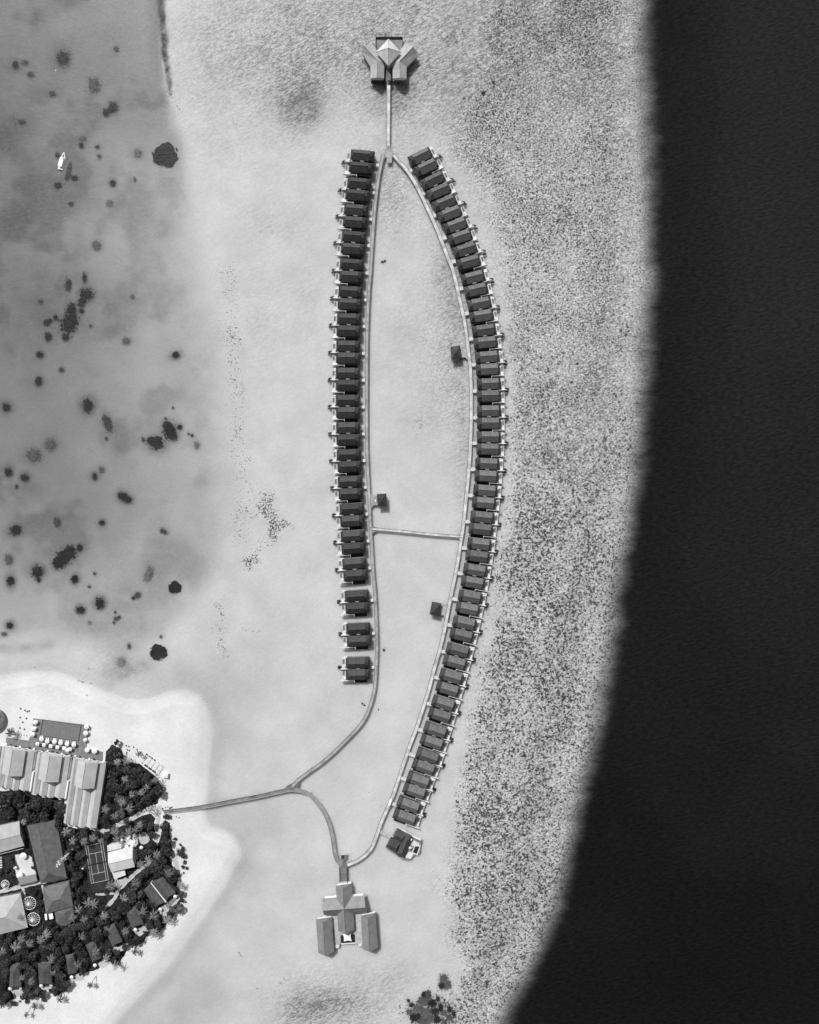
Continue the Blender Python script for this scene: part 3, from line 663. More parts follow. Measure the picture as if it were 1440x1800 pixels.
chaise = MB(); chaise.box(-.95, .45, -.36, .36, .16, .34)
chaise.prism([(.45, -.36), (.95, -.36), (.95, .36), (.45, .36)], .16, .52)
for a in (-.8, .8):
    for b in (-.28, .28): chaise.box(a - .04, a + .04, b - .04, b + .04, 0, .16)
sd = MB(); sd.tube((0, 0, 0), (0, 0, .5), .08); sd.tube((0, 0, .5), (0, 0, .58), .5, .5, 10); sd.tube((0, 0, 0), (0, 0, .06), .3, .3, 10); SIDET = sd.mesh('side_table', 'dark_timber')
CHAISE = chaise.mesh('sun_lounger', 'canvas')
NLOUNGE = 0
def lounger(loc, rz, label, group):
    ob = bpy.data.objects.new('sun_lounger', CHAISE); COL.objects.link(ob); ob.location = loc; ob.rotation_euler.z = rz
    return tag(ob, label, 'lounger', group)
LAST_PAIR = None
def nearest(pth, p, z):
    best = min(range(len(pth)), key=lambda i: (P(*pth[i], z) - p).length)
    return pth[best], best
def row(side):
    left = side == 'left'
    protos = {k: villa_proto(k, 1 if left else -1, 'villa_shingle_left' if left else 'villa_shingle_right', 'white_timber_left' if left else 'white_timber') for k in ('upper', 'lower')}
    kd = {k: child_map(p) for k, p in protos.items()}
    used = set(); n = 38 if left else 52
    desc = 'left, lagoon-side row' if left else 'right, reef-side row'
    grp = 'water villas of the left row' if left else 'water villas of the right row'
    bw, bwp, wid = (lw, lwp, 1.8) if left else (rw, rwp, 2.1)
    ctr = []
    for i in range(1, n + 1):
        k = 'upper' if i % 2 else 'lower'
        if left:
            x0, x1, y0, y1 = LVB[i - 1]; c = P((x0 + x1) / 2, (y0 + y1) / 2, 4.9); a = itp(LANG, i); rz = math.radians(180 - a)
        else:
            a = itp(RANG, i); rz = math.radians(-a); x, y = RVR[i - 1]; c = P(x, y, 7.9) - Vector((math.cos(rz), math.sin(rz), 0)) * 0.7
        c.z = 0
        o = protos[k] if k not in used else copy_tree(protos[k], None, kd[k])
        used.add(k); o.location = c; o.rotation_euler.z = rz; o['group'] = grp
        if left and i >= 33: lab = '%s dark-roofed villa of the %s detached pair ending the left row' % ('upper' if i % 2 else 'lower', ordinal((i - 31) // 2))
        elif i == 1: lab = 'dark-roofed water villa at the very top of the %s' % desc
        elif i == n: lab = 'dark-roofed water villa at the very bottom of the %s' % desc
        elif i <= n // 2: lab = 'dark-roofed water villa, %s from the top of the %s' % (ordinal(i), desc)
        else: lab = 'dark-roofed water villa, %s from the bottom of the %s' % (ordinal(n + 1 - i), desc)
        o['label'] = lab
        pos = (ordinal(i), 'top') if i <= n // 2 else (ordinal(n + 1 - i), 'bottom')
        sy = 1 if left else -1
        out = sy * (1 if k == 'lower' else -1)
        rot = Matrix.Rotation(rz, 3, 'Z')
        for q, yy in enumerate((2.35, 3.25)):
            if R.random() < (0.2 if k == 'lower' else 0.35): continue
            lp = c + rot @ Vector((7.95 + R.uniform(-.1, .3), out * yy, 0)) + Vector((0, 0, DZ + .02))
            lounger(lp, rz + R.uniform(-.08, .08), 'white lounger %s the pool, deck of %s row villa %s from %s' % ('nearer' if q == 0 else 'farther from', side, pos[0], pos[1]), 'loungers on the decks of the %s row' % side)
        tp_ = c + rot @ Vector((7.7, -out * 2.9, 0)) + Vector((0, 0, DZ + .02))
        ob = bpy.data.objects.new('side_table', SIDET); COL.objects.link(ob); ob.location = tp_; ob.rotation_euler.z = rz
        tag(ob, 'dark side table on the deck of %s row villa %s from %s' % (side, pos[0], pos[1]), 'table', 'side tables on the decks of the %s row' % side)
        ctr.append((c, rz))
    for i in range(0, n, 2):
        (c0, r0), (c1, r1) = ctr[i], ctr[i + 1]
        mid = (c0 + c1) / 2; d = Vector((math.cos((r0 + r1) / 2), math.sin((r0 + r1) / 2), 0))
        if left: d = Vector((math.cos(r0), math.sin(r0), 0))
        a = mid - d * 6.6; q, _ = nearest(bwp, a, 1.75); b = P(*q, 1.72); 
        # straight landing perpendicular to the villa front
        ln = max(2.0, (b - a).dot(-d)); b = a - d * (ln - 0.6)
        s = Vector((-d.y, d.x, 0)) * wid / 2
        m = MB().prism([tuple(a + s)[:2], tuple(a - s)[:2], tuple(b - s)[:2], tuple(b + s)[:2]], 1.46, 1.70 + .002 * (i % 3))
        if (left and i in (10, 20)) or (not left and i in (8, 22, 44)):
            m.prism([tuple(b + s)[:2], tuple(b - s)[:2], tuple(b - s * 3 - d * 1.6)[:2], tuple(b + s * 3 - d * 1.6)[:2]], 1.44, 1.69)
        m.build('landing', 'landing_deck', bw)
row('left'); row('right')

# ------------------------------------------------------------------ buildings
def px(c, z): return [P(x, y, z) for x, y in c]
def inset(c, d):
    m = sum(c, Vector((0, 0, 0))) / len(c)
    return [p + (m - p).normalized() * d * 1.3 for p in c]
def add_roof(t, c_px, ze, zr, m, hip=0.0, hip1=None, name='roof', drop=.22, cap=True, capm='ridge_tile'):
    mb = MB(); r0, r1 = mb.roof(px(c_px, ze), zr, hip, hip1, drop)
    ob = mb.build(name, m, t)
    if cap:
        MB().tube(r0 + Vector((0, 0, .03)), r1 + Vector((0, 0, .03)), .1, .1, 6).build('ridge_cap', capm, ob)
    return ob
def add_walls(t, c_px, ze, z0, m, d=.6, gable=None, name='wall'):
    """walls under the eaves; gable = (ridge height, ends) closes the gable ends up to just under the roof"""
    c = inset(px(c_px, ze), d); mb = MB(); mb.prism([tuple(p)[:2] for p in c], z0, ze - .25)
    if gable:
        zr, ends = gable
        for e in ends:
            a, b = (c[3], c[0]) if e == 0 else (c[1], c[2])
            o_, p_ = (c[2], c[1]) if e == 0 else (c[0], c[3])
            k = ((o_ + p_) / 2 - (a + b) / 2).normalized() * .25
            mid = (a + b) / 2
            top = Vector((mid.x, mid.y, zr - .45))
            A = Vector((a.x, a.y, ze - .25)); B = Vector((b.x, b.y, ze - .25))
            n = len(mb.v); mb.v += [tuple(v) for v in (A, B, top, A + k, B + k, top + k)]
            mb.f += [tuple(n + i for i in f) for f in ((0, 1, 2), (3, 5, 4), (0, 2, 5, 3), (1, 4, 5, 2), (0, 3, 4, 1))]
    return mb.build(name, m, t)
def stilts(t, pts_px, top=DZ - .3):
    for x, y in pts_px: p = P(x, y, 0); piling((p.x, p.y, top), t)

# spa at the bottom: cross-shaped hall, two wings, deck with pool
t = thing('spa_hall', 'grey cross-shaped hall with white gables on stilts at the bottom', 'hall', P(606, 1598, 0))
NS = [(617.8, 1553.5), (622.6, 1634), (594.6, 1637), (590.6, 1557.2)]; EW = [(568, 1580), (640.6, 1574.4), (645, 1603.6), (570, 1609)]
add_roof(t, NS, 5.5, 10.2, 'resort_roof'); add_roof(t, EW, 5.49, 10.15, 'resort_roof')
add_walls(t, NS, 5.5, DZ, 'white_wall', .7, (10.3, (0, 1))); add_walls(t, EW, 5.49, DZ + .01, 'white_wall', .7, (10.15, (0, 1)))
MB().prism([tuple(p)[:2] for p in px([(590, 1551), (618, 1549), (620, 1575), (644, 1573), (646, 1606), (624, 1640), (594, 1641), (566, 1611), (565, 1579), (589, 1577)], DZ)], DZ - .4, DZ - .004).build('floor', 'pale_deck', t)
stilts(t, [(592, 1555), (616, 1552), (570, 1582), (641, 1577), (571, 1606), (643, 1602), (597, 1634), (621, 1632)])
for i, (c, lab) in enumerate((([(583, 1612.6), (587.2, 1673), (559.6, 1675), (555.6, 1616.2)], 'long grey gabled wing with white gable, left of the spa deck'), ([(660.4, 1604.4), (664.6, 1665.6), (637.4, 1668), (634.8, 1610.2)], 'long grey gabled wing with white gable, right of the spa deck'))):
    t = thing('spa_wing', lab, 'pavilion', P(*[sum(q) / 4 for q in zip(*c)], 0), 'wings beside the spa deck')
    add_roof(t, c, 5.2, 9.4, 'resort_roof'); add_walls(t, c, 5.2, DZ + .008, 'white_wall', .7, (9.4, (0, 1)))
    MB().prism([tuple(p)[:2] for p in inset(px(c, DZ), .1)], DZ - .4, DZ).build('floor', 'pale_deck', t)
    stilts(t, [(c[0][0] - 3, c[0][1] + 3), (c[1][0] - 3, c[1][1] - 3), (c[2][0] + 3, c[2][1] - 3), (c[3][0] + 3, c[3][1] + 3)])
t = thing('spa_deck', 'pale timber deck with small dark pool between the two spa wings', 'deck', P(611, 1645, 0))
MB().prism([tuple(p)[:2] for p in px([(586, 1608), (635, 1606), (637, 1660), (625, 1661), (625, 1657), (597, 1659), (597, 1664), (587, 1665)], DZ)], DZ - .38, DZ - .02).build('deck', 'pale_deck', t)
MB().prism([tuple(p)[:2] for p in px([(598.5, 1644), (624, 1642.5), (624.4, 1656.5), (599.4, 1658)], DZ)], DZ - .3, DZ + .12).build('pool', 'pool_water_dark', t)
MB().prism([tuple(p)[:2] for p in px([(599.2, 1658.4), (624.6, 1656.8), (624.8, 1658.8), (599.4, 1660.2)], DZ)], DZ - .3, DZ + .2).build('pool_edge', 'white_timber', t)
MB().prism([tuple(p)[:2] for p in px([(588.5, 1661.2), (596, 1661), (596, 1666.5), (588.5, 1667)], DZ)], DZ - .2, DZ + .06).build('step', 'white_timber', t)
MB().prism([tuple(p)[:2] for p in px([(629.5, 1659), (636, 1658.6), (636, 1663.6), (629.5, 1664)], DZ)], DZ - .2, DZ + .06).build('step', 'white_timber', t)
stilts(t, [(590, 1660), (633, 1657), (602, 1656), (622, 1655)], DZ - .38)
def sail(c_px, zs, label, sag=.16, n=8):
    c = [P(x, y, z) for (x, y), z in zip(c_px, zs)]; mid = sum(c, Vector()) / 4
    mb = MB(); V = []
    for i in range(n + 1):
        for j in range(n + 1):
            u, v = i / n, j / n
            p = (c[0] * (1 - u) + c[1] * u) * (1 - v) + (c[3] * (1 - u) + c[2] * u) * v
            f = 1 - sag * (1 - max(abs(2 * u - 1), abs(2 * v - 1)) ** 2 * 0) * ((4 * u * (1 - u) if abs(2 * v - 1) > abs(2 * u - 1) else 4 * v * (1 - v))) * max(abs(2 * u - 1), abs(2 * v - 1))
            V.append(mid + (p - mid) * f)
    mb.v = [tuple(p) for p in V] + [tuple(p - Vector((0, 0, .03))) for p in V]; k = (n + 1) ** 2
    for i in range(n):
        for j in range(n):
            a = i * (n + 1) + j; q = (a, a + 1, a + n + 2, a + n + 1); mb.f += [q, tuple(k + x for x in reversed(q))]
    t = thing('shade_sail', label, 'shade sail', Vector((mid.x, mid.y, DZ)))
    mb.build('sail', 'canvas', t)
    for p in c: MB().tube((p.x, p.y, DZ - .02), (p.x, p.y, p.z + .15), .07).build('mast', 'metal_white', t)
    return t
sail([(602.5, 1642), (616.8, 1640.6), (618.6, 1654.6), (604.6, 1655)], (4.6, 5.2, 4.6, 5.2), 'white four-cornered shade sail over the dark spa pool')
t = thing('entrance_deck', 'short broad deck leading from the boardwalk fork to the white gable of the spa', 'deck', P(604, 1538, 0))
MB().prism([tuple(p)[:2] for p in px([(596.4, 1524), (610, 1524), (610.6, 1551), (597, 1552)], 1.7)], 1.3, 1.71).build('deck', 'boardwalk_grey', t)
for xx in ((596.6, 597.4), (609.6, 610.4)): MB().prism([tuple(p)[:2] for p in px([(xx[0], 1525), (xx[1], 1525), (xx[1] + .6, 1551), (xx[0] + .6, 1551)], 1.7)], 1.71, 2.5).build('railing', 'dark_timber', t)
stilts(t, [(598, 1530), (609, 1530), (598, 1547), (609, 1546)], 1.3)
t = thing('viewing_platform', 'tiny square platform with railing above the spa fork', 'platform', P(604.5, 1508, 0))
MB().prism([tuple(p)[:2] for p in px([(599.4, 1503), (609.8, 1502.4), (610, 1511), (606, 1511.5), (606, 1519), (602, 1519), (602, 1512), (599.4, 1512)], 1.72)], 1.4, 1.74).build('deck', 'boardwalk_grey', t)
MB().prism([tuple(p)[:2] for p in px([(599.2, 1502.4), (610.2, 1501.8), (610.2, 1502.6), (599.2, 1503.2)], 2.6)], 1.74, 2.7).build('railing', 'kerb_timber', t)
MB().prism([tuple(p)[:2] for p in px([(600, 1505), (604.6, 1504.7), (604.6, 1508.5), (600, 1508.8)], 2.4)], 1.74, 2.5).build('bench', 'dark_timber', t)
stilts(t, [(601, 1505), (608, 1505)], 1.4)

# pavilion at the top: two bent wings and a pyramid between them
def bent_wing(outer, ridge, inner, ze, zr, label):
    t = thing('pavilion_wing', label, 'pavilion', P(*ridge[1], 0), 'bent wings of the top pavilion')
    o = px(outer, ze); i_ = px(inner, ze); r = px(ridge, zr); mb = MB()
    lo = [p - Vector((0, 0, .25)) for p in o]; li = [p - Vector((0, 0, .25)) for p in i_]
    for k in range(2):
        mb.poly([o[k], o[k + 1], r[k + 1], r[k]]); mb.poly([i_[k + 1], i_[k], r[k], r[k + 1]])
        mb.poly([lo[k], li[k], li[k + 1], lo[k + 1]]); mb.poly([o[k + 1], o[k], lo[k], lo[k + 1]]); mb.poly([i_[k], i_[k + 1], li[k + 1], li[k]])
    for k in (0, 2):
        mb.poly([o[k], r[k], i_[k]]); mb.poly([o[k], i_[k], li[k], lo[k]])
    rf = mb.build('roof', 'wing_roof', t)
    for k in range(2): MB().tube(r[k] + Vector((0, 0, .03)), r[k + 1] + Vector((0, 0, .03)), .1).build('ridge_cap', 'ridge_tile', rf)
    c = sum(o + i_, Vector()) / 6
    pl = o + i_[::-1]; ins = [p + (c - p).normalized() * .8 for p in pl]
    MB().prism([tuple(p)[:2] for p in ins], DZ, ze - .28).build('wall', 'white_wall', t)
    MB().prism([tuple(p)[:2] for p in [p + (c - p).normalized() * .1 for p in pl]], DZ - .4, DZ - .003).build('floor', 'grey_deck', t)
    a, b, tp = ins[2], ins[3], r[2]
    k = Vector((0, .4, 0)); A = Vector((a.x, a.y, ze - .3)); B = Vector((b.x, b.y, ze - .3)); T = Vector((tp.x, (a.y + b.y) / 2, zr - .5)); g = MB(); n = 0
    g.v = [tuple(v) for v in (A, B, T, A + k, B + k, T + k)]; g.f = [(0, 1, 2), (3, 5, 4), (0, 2, 5, 3), (1, 4, 5, 2), (0, 3, 4, 1)]
    g.build('gable', 'white_wall', t)
    for p in pl: piling((p.x * .99, p.y * .99, DZ - .4), t)
    return t
wl = bent_wing([(635.4, 90.5), (651.3, 116.5), (651.3, 137)], [(641.5, 82), (663.4, 106.5), (663, 136)], [(653.6, 74.6), (676, 108), (675.2, 137)], 5.0, 8.4, 'grey bent gabled wing left of the pale pyramid roof')
wr = bent_wing([(735.4, 92.5), (714.8, 117), (714.8, 137.4)], [(726.5, 82), (702.6, 107.5), (703.4, 136.5)], [(713.2, 74.6), (690, 108), (690.4, 137.4)], 5.01, 8.4, 'grey bent gabled wing right of the pale pyramid roof')
for (x0, x1, y0, y1) in ((652, 676, 138, 147), ):
    MB().prism([tuple(p)[:2] for p in px([(x0, y0), (x1, y0), (x1, y1), (x0, y1)], DZ)], DZ - .3, DZ - .05).build('balcony', 'dark_timber', wl)
    b = MB()
    for k in range(6): p = P(x0 + 1 + k * (x1 - x0 - 2) / 5, y1 - .4, DZ); b.box(p.x - .08, p.x + .08, p.y - .08, p.y + .08, DZ - .05, DZ + 1.1)
    p, q = P(x0, y1 - .4, DZ), P(x1, y1 - .4, DZ); b.box(p.x, q.x, p.y - .06, p.y + .06, DZ + 1.1, DZ + 1.2); b.build('balustrade', 'dark_timber', wl)
t = thing('pyramid_pavilion', 'pale grey pyramid-roofed hall between the two bent wings', 'pavilion', P(683, 92, 0))
c = px([(683, 67.5), (705, 91.4), (683, 115.5), (661, 91.4)], 8.3); ap = P(682.8, 84.3, 12.6); mb = MB()
for k in range(4): mb.poly([c[k], c[(k + 1) % 4], ap]); mb.poly([c[k], c[k] - Vector((0, 0, .3)), c[(k + 1) % 4] - Vector((0, 0, .3)), c[(k + 1) % 4]])
mb.poly([p - Vector((0, 0, .3)) for p in c]); rf = mb.build('roof', 'pavilion_roof', t)
for k in range(4): MB().tube(c[k] + Vector((0, 0, .03)), ap + Vector((0, 0, .03)), .09).build('hip_cap', 'ridge_tile', rf)
ins = inset(c, 1.2); MB().prism([tuple(p)[:2] for p in ins], DZ, 8.02).build('wall', 'white_wall', t)
MB().prism([tuple(p)[:2] for p in px([(677, 114), (689, 114), (689, 141), (680, 143), (677, 141)], DZ)], DZ - .35, DZ - .03).build('entrance_deck', 'grey_deck', t)
MB().prism([tuple(p)[:2] for p in px([(679.2, 121), (687.2, 121), (687.2, 141), (679.2, 141)], 4.2)], 3.9, 4.1).build('entrance_canopy', 'dark_roof', t)
for x in (679.8, 686.6):
    for y in (122, 140): p = P(x, y, 4); MB().tube((p.x, p.y, DZ - .03), (p.x, p.y, 3.9), .09).build('post', 'dark_timber', t)
stilts(t, [(683, 74), (700, 91), (666, 91), (679, 118), (687, 118)], DZ - .35)
t = thing('terrace', 'dark-edged open deck above the pale pyramid roof', 'terrace', P(684, 76, 0))
MB().prism([tuple(p)[:2] for p in px([(661, 66), (707.6, 66), (708.4, 88), (698, 96), (668, 96), (660, 88)], DZ)], DZ - .3, DZ - .06).build('deck', 'grey_deck', t)
MB().prism([tuple(p)[:2] for p in px([(660.6, 64.2), (708, 64.2), (708, 65.8), (660.6, 65.8)], DZ + 1)], DZ - .2, DZ + 1.1).build('railing', 'dark_timber', t)
for xx in (660.4, 707.6): MB().prism([tuple(p)[:2] for p in px([(xx, 66), (xx + .7, 66), (xx + .7, 84), (xx, 84)], DZ + 1)], DZ - .2, DZ + 1.1).build('railing', 'dark_timber', t)
stilts(t, [(663, 68), (684, 68), (705, 68)], DZ - .3)

# gazebos on the boardwalks
def gazebo(c_px, plat, label):
    cx, cy = [sum(q) / 4 for q in zip(*c_px)]
    t = thing('gazebo', label, 'gazebo', P(cx, cy, 0), 'dark-roofed gazebos on the boardwalks')
    c = px(c_px, 4.8); mid = sum(c, Vector()) / 4; ap = Vector((mid.x, mid.y, 7.6)); mb = MB()
    for k in range(4): mb.poly([c[k], c[(k + 1) % 4], ap]); mb.poly([c[k], c[k] - Vector((0, 0, .2)), c[(k + 1) % 4] - Vector((0, 0, .2)), c[(k + 1) % 4]])
    mb.poly([p - Vector((0, 0, .2)) for p in c]); mb.build('roof', 'villa_shingle_left', t)
    for p in inset(c, .6): MB().tube((p.x, p.y, DZ), (p.x, p.y, 4.65), .1).build('post', 'dark_timber', t)
    MB().prism([tuple(p)[:2] for p in inset(px(c_px, DZ), .4)], DZ - .3, DZ - .01).build('floor', 'grey_deck', t)
    apron(t, 'landing', plat, 1.72, 'curved_boardwalk')
    for p in inset(c, .8): piling((p.x, p.y, DZ - .3), t)
    return t
gazebo([(792, 609.5), (809, 606.6), (811, 629.5), (793.6, 632)], [(808, 610.5), (815, 608.5), (819, 604), (823, 610), (825, 630), (822, 632), (818, 628), (810, 628)], 'dark square gazebo inside the curved right boardwalk')
gazebo([(662.6, 868.2), (679.2, 867.4), (680, 889.8), (664, 890.4)], [(664, 871), (656, 871), (652.5, 868), (648, 870), (650, 893), (653.5, 893), (656, 888.3), (664, 888)], 'dark square gazebo right of the left boardwalk, above the footbridge')
gazebo([(759.6, 1057.2), (776, 1060.6), (772, 1083.6), (755.2, 1079.6)], [(774, 1062), (783, 1062), (789, 1061), (785, 1088), (782, 1087), (780, 1081.5), (771, 1081)], 'dark square gazebo beside the lower end of the right boardwalk')
def small_furn(x, y, label):
    p = P(x, y, DZ)
    t = thing('bench', label, 'bench', Vector((p.x, p.y, 1.72)))
    MB().box(p.x - .3, p.x + .3, p.y - .8, p.y + .8, 2.1, 2.2).build('seat', 'canvas', t)
    for k in (-.7, .7): MB().box(p.x - .25, p.x + .25, p.y + k - .05, p.y + k + .05, 1.72, 2.1).build('leg', 'dark_timber', t)
small_furn(811, 619.5, 'small white bench beside the gazebo on the curved right boardwalk')
small_furn(660.2, 880, 'small white bench between the left boardwalk and its gazebo')
small_furn(775.4, 1072, 'small white bench beside the lowest gazebo')

# the large detached villa at the bottom of the right row
t = thing('large_water_villa', 'largest dark-roofed villa standing alone below the right row', 'villa', P(705, 1482, 0))
A = [(699, 1455.5), (716.5, 1465.5), (708, 1482), (690, 1473)]; B_ = [(687.5, 1470.5), (706, 1480), (697.5, 1501), (678.6, 1488)]; C_ = [(724.6, 1469.4), (709.4, 1507), (697, 1502.6), (712.6, 1463)]
for c, zr in ((A, 7.6), (B_, 7.7), (C_, 7.9)): add_roof(t, c, 4.9, zr, 'villa_shingle_left', .25)
for c in (A, B_, C_): add_walls(t, c, 4.9, DZ, 'white_wall', .5)
MB().prism([tuple(p)[:2] for p in px([(697, 1456), (722, 1468), (741, 1477), (738, 1500), (728, 1504), (720, 1512), (706, 1510), (677, 1490)], DZ)], DZ - .3, DZ - .01).build('deck', 'grey_deck', t)
for q in ([(727, 1477), (738, 1483), (733, 1490), (723, 1485)], [(719, 1497), (728, 1500), (722, 1510), (712, 1507)]): MB().prism([tuple(p)[:2] for p in px(q, DZ)], DZ - .01, DZ + .15).build('white_terrace', 'white_timber', t)
MB().prism([tuple(p)[:2] for p in px([(698, 1453.5), (714, 1461.5), (719, 1466), (740.5, 1476.2), (739.8, 1477.8), (718, 1467.6), (713, 1463.2), (697.4, 1455)], DZ + 2)], DZ, DZ + 2.3).build('privacy_wall', 'white_wall', t)
pl = MB()
pl.prism([tuple(p)[:2] for p in px([(729, 1486), (740, 1486), (734, 1504), (724, 1499)], DZ)], DZ - .2, DZ + .2); q = pl.build('plunge_pool', 'white_timber', t)
MB().prism([tuple(p)[:2] for p in px([(730, 1487.5), (737.6, 1488), (732.6, 1501), (725.8, 1498)], DZ)], DZ + .1, DZ + .23).build('pool_water', 'pool_water_dark', q)
apron(t, 'landing', [(670, 1459.5), (688, 1468.5), (686, 1473.5), (667.5, 1466)], 1.7, 'pale_deck')
stilts(t, [(700, 1459), (718, 1469), (682, 1487), (706, 1505), (735, 1480), (736, 1498)])
# parasols on that deck come with the other parasols below
# buggy on the lower right boardwalk
p = P(685.6, 1410, DZ); t = thing('buggy', 'long white electric buggy parked on the lower right boardwalk', 'buggy', Vector((p.x, p.y, 1.75)))
an = math.radians(70)
MB().obox((0, 0), an, 3.9, 1.45, .3, .85).build('body', 'boat_white', t, world=False)
MB().obox((0, 0), an, 3.3, 1.4, 1.85, 1.95).build('roof', 'boat_white', t, world=False)
cs = lambda a, b: (math.cos(an) * a - math.sin(an) * b, math.sin(an) * a + math.cos(an) * b)
for a in (-1.5, 1.5):
    for b in (-.6, .6):
        c = cs(a, b); MB().tube((c[0], c[1], .85), (c[0], c[1], 1.85), .04).build('post', 'metal_dark', t, world=False)
        d = cs(a * .85, b + .1 * (1 if b > 0 else -1)); e = cs(a * .85, b - .08 * (1 if b > 0 else -1)); MB().tube((d[0], d[1], .26), (e[0], e[1], .26), .26, .26, 12).build('wheel', 'metal_dark', t, world=False)
for a in (-.9, .1, 1.0): MB().obox(cs(a, 0), an, .5, 1.2, .85, 1.15).build('seat', 'cloth_light', t, world=False)
p = P(688.3, 1403.2, DZ); t = thing('buggy', 'very short white luggage trolley at the front of the long buggy', 'trolley', Vector((p.x, p.y, 1.75)))
MB().obox((0, 0), an, 1.0, .9, .35, .8).build('body', 'boat_white', t, world=False)
for a in (-.3, .3): MB().tube((cs(a, -.5)[0], cs(a, -.5)[1], .18), (cs(a, .5)[0], cs(a, .5)[1], .18), .18, .18, 10).build('wheel', 'metal_dark', t, world=False)
t.name = 'trolley'

# speedboat in the lagoon
def boat(cx, cy, ang, L, W, label):
    t = thing('speedboat', label, 'boat', P(cx, cy, 0)); t.rotation_euler.z = ang
    n = 12; out = []
    for i in range(n + 1):
        u = i / n; x = -L / 2 + L * u
        w = W / 2 * (0.86 + .14 * min(1, u * 3)) * (1 - max(0, (u - .45) / .55) ** 2.2)
        out.append((x, max(w, .03), .95 + .45 * u ** 2))
    mb = MB()
    for x, w, z in out: mb.v += [(x, w, z), (x, -w, z), (x, -w * .72, -.35 + .5 * max(0, x / L * 2) ** 3), (x, w * .72, -.35 + .5 * max(0, x / L * 2) ** 3)]
    for i in range(n):
        a = 4 * i; b = a + 4
        for k in range(4): mb.f.append((a + k, a + (k + 1) % 4, b + (k + 1) % 4, b + k))
    mb.f += [(0, 3, 2, 1), tuple(4 * n + k for k in range(4))]
    mb.build('hull', 'boat_white', t, world=False)
    MB().prism([(-L * .36, -W * .38), (L * .08, -W * .38), (L * .16, -W * .2), (L * .16, W * .2), (L * .08, W * .38), (-L * .36, W * .38)], 2.35, 2.5).build('roof', 'boat_white', t, world=False)
    for x in (-.33, .05):
        for s in (-1, 1): MB().tube((x * L, s * W * .34, .9), (x * L, s * W * .34, 2.35), .05).build('post', 'metal_white', t, world=False)
    MB().prism([(L * .10, -W * .36), (L * .19, -W * .22), (L * .21, 0), (L * .19, W * .22), (L * .10, W * .36), (L * .12, 0)], 1.1, 1.75).build('windscreen', 'glass_dark', t, world=False)
    MB().prism([(L * .24, -W * .16), (L * .34, -W * .1), (L * .36, 0), (L * .34, W * .1), (L * .24, W * .16)], 1.18, 1.3).build('foredeck_hatch', 'metal_dark', t, world=False)
    for s in (-.55, .55): MB().box(-L / 2 - .75, -L / 2 + .1, s - .28, s + .28, .3, 1.35).build('outboard_motor', 'metal_dark', t, world=False)
    MB().path_tube([(-L * .1, -W * .46, 1.35), (L * .25, -W * .37, 1.55), (L * .47, 0, 1.75), (L * .25, W * .37, 1.55), (-L * .1, W * .46, 1.35)], [.04] * 5, 6).build('rail', 'metal_white', t, world=False)
boat(110.8, 283.8, math.atan2(32, 8.3), 11.2, 3.3, 'white speedboat lying at anchor in the dark lagoon')
t = thing('mooring_buoy', 'tiny white mooring buoy below a dark round coral patch in the lagoon', 'buoy', P(98.5, 124, 0))
b = MB(); b.tube((0, 0, -.25), (0, 0, .35), .38, .3, 12); b.build('float', 'boat_white', t, world=False); MB().tube((0, 0, .3), (.15, .5, 1.0), .05, .04).build('staff', 'metal_white', t, world=False)

# ------------------------------------------------------------------ island ground
def inpoly(p, poly):
    x, y = p; c = False
    for (ax, ay), (bx, by) in zip(poly, poly[1:] + poly[:1]):
        if (ay > y) != (by > y) and x < ax + (y - ay) / (by - ay) * (bx - ax): c = not c
    return c
def band(pts, w):
    """outline polygon of a path of width w pixels"""
    p = [Vector((a, b)) for a, b in smooth_path(pts, 5)]
    L_, R_ = [], []
    for i, q in enumerate(p):
        t = (p[min(i + 1, len(p) - 1)] - p[max(i - 1, 0)]).normalized(); n = Vector((-t.y, t.x)); k = w / 2 * (1 + .18 * math.sin(i * 1.9))
        L_.append(tuple(q + n * k)); R_.append(tuple(q - n * k))
    return L_ + R_[::-1]
def wobble(poly, amp=2.0, seg=7):
    out = []
    for (ax, ay), (bx, by) in zip(poly, poly[1:] + poly[:1]):
        n = max(1, int(math.hypot(bx - ax, by - ay) / seg))
        for k in range(n):
            t = k / n; out.append((ax + (bx - ax) * t + R.uniform(-amp, amp), ay + (by - ay) * t + R.uniform(-amp, amp)))
    return out
GROVE1 = [(187, 1322), (197, 1308), (213, 1316), (216, 1334), (232, 1340), (246, 1342), (272, 1363), (285, 1380), (284, 1394), (276, 1412), (262, 1418), (240, 1430), (215, 1441), (192, 1455), (172, 1460)]
GROVE2 = [(-20, 1388), (48, 1392), (60, 1398), (112, 1405), (112, 1453), (170, 1460), (186, 1461), (215, 1452), (245, 1437), (266, 1430), (272, 1440), (270, 1475), (277, 1490), (281, 1470), (288, 1440), (298, 1446), (304, 1500), (302, 1520), (316, 1550), (321, 1578), (312, 1600), (300, 1618), (278, 1640), (258, 1648), (246, 1660), (225, 1663), (207, 1698), (186, 1688), (172, 1704), (140, 1712), (125, 1724), (115, 1743), (98, 1750), (85, 1742), (80, 1733), (76, 1750), (50, 1756), (42, 1748), (36, 1736), (18, 1738), (24, 1754), (10, 1766), (-20, 1768)]
LAWN = wobble(GROVE1); LAWN2 = wobble(GROVE2)
sheet('planting_soil', LAWN, GZ + .02, 'soil'); sheet('planting_soil', LAWN2, GZ + .02, 'soil')
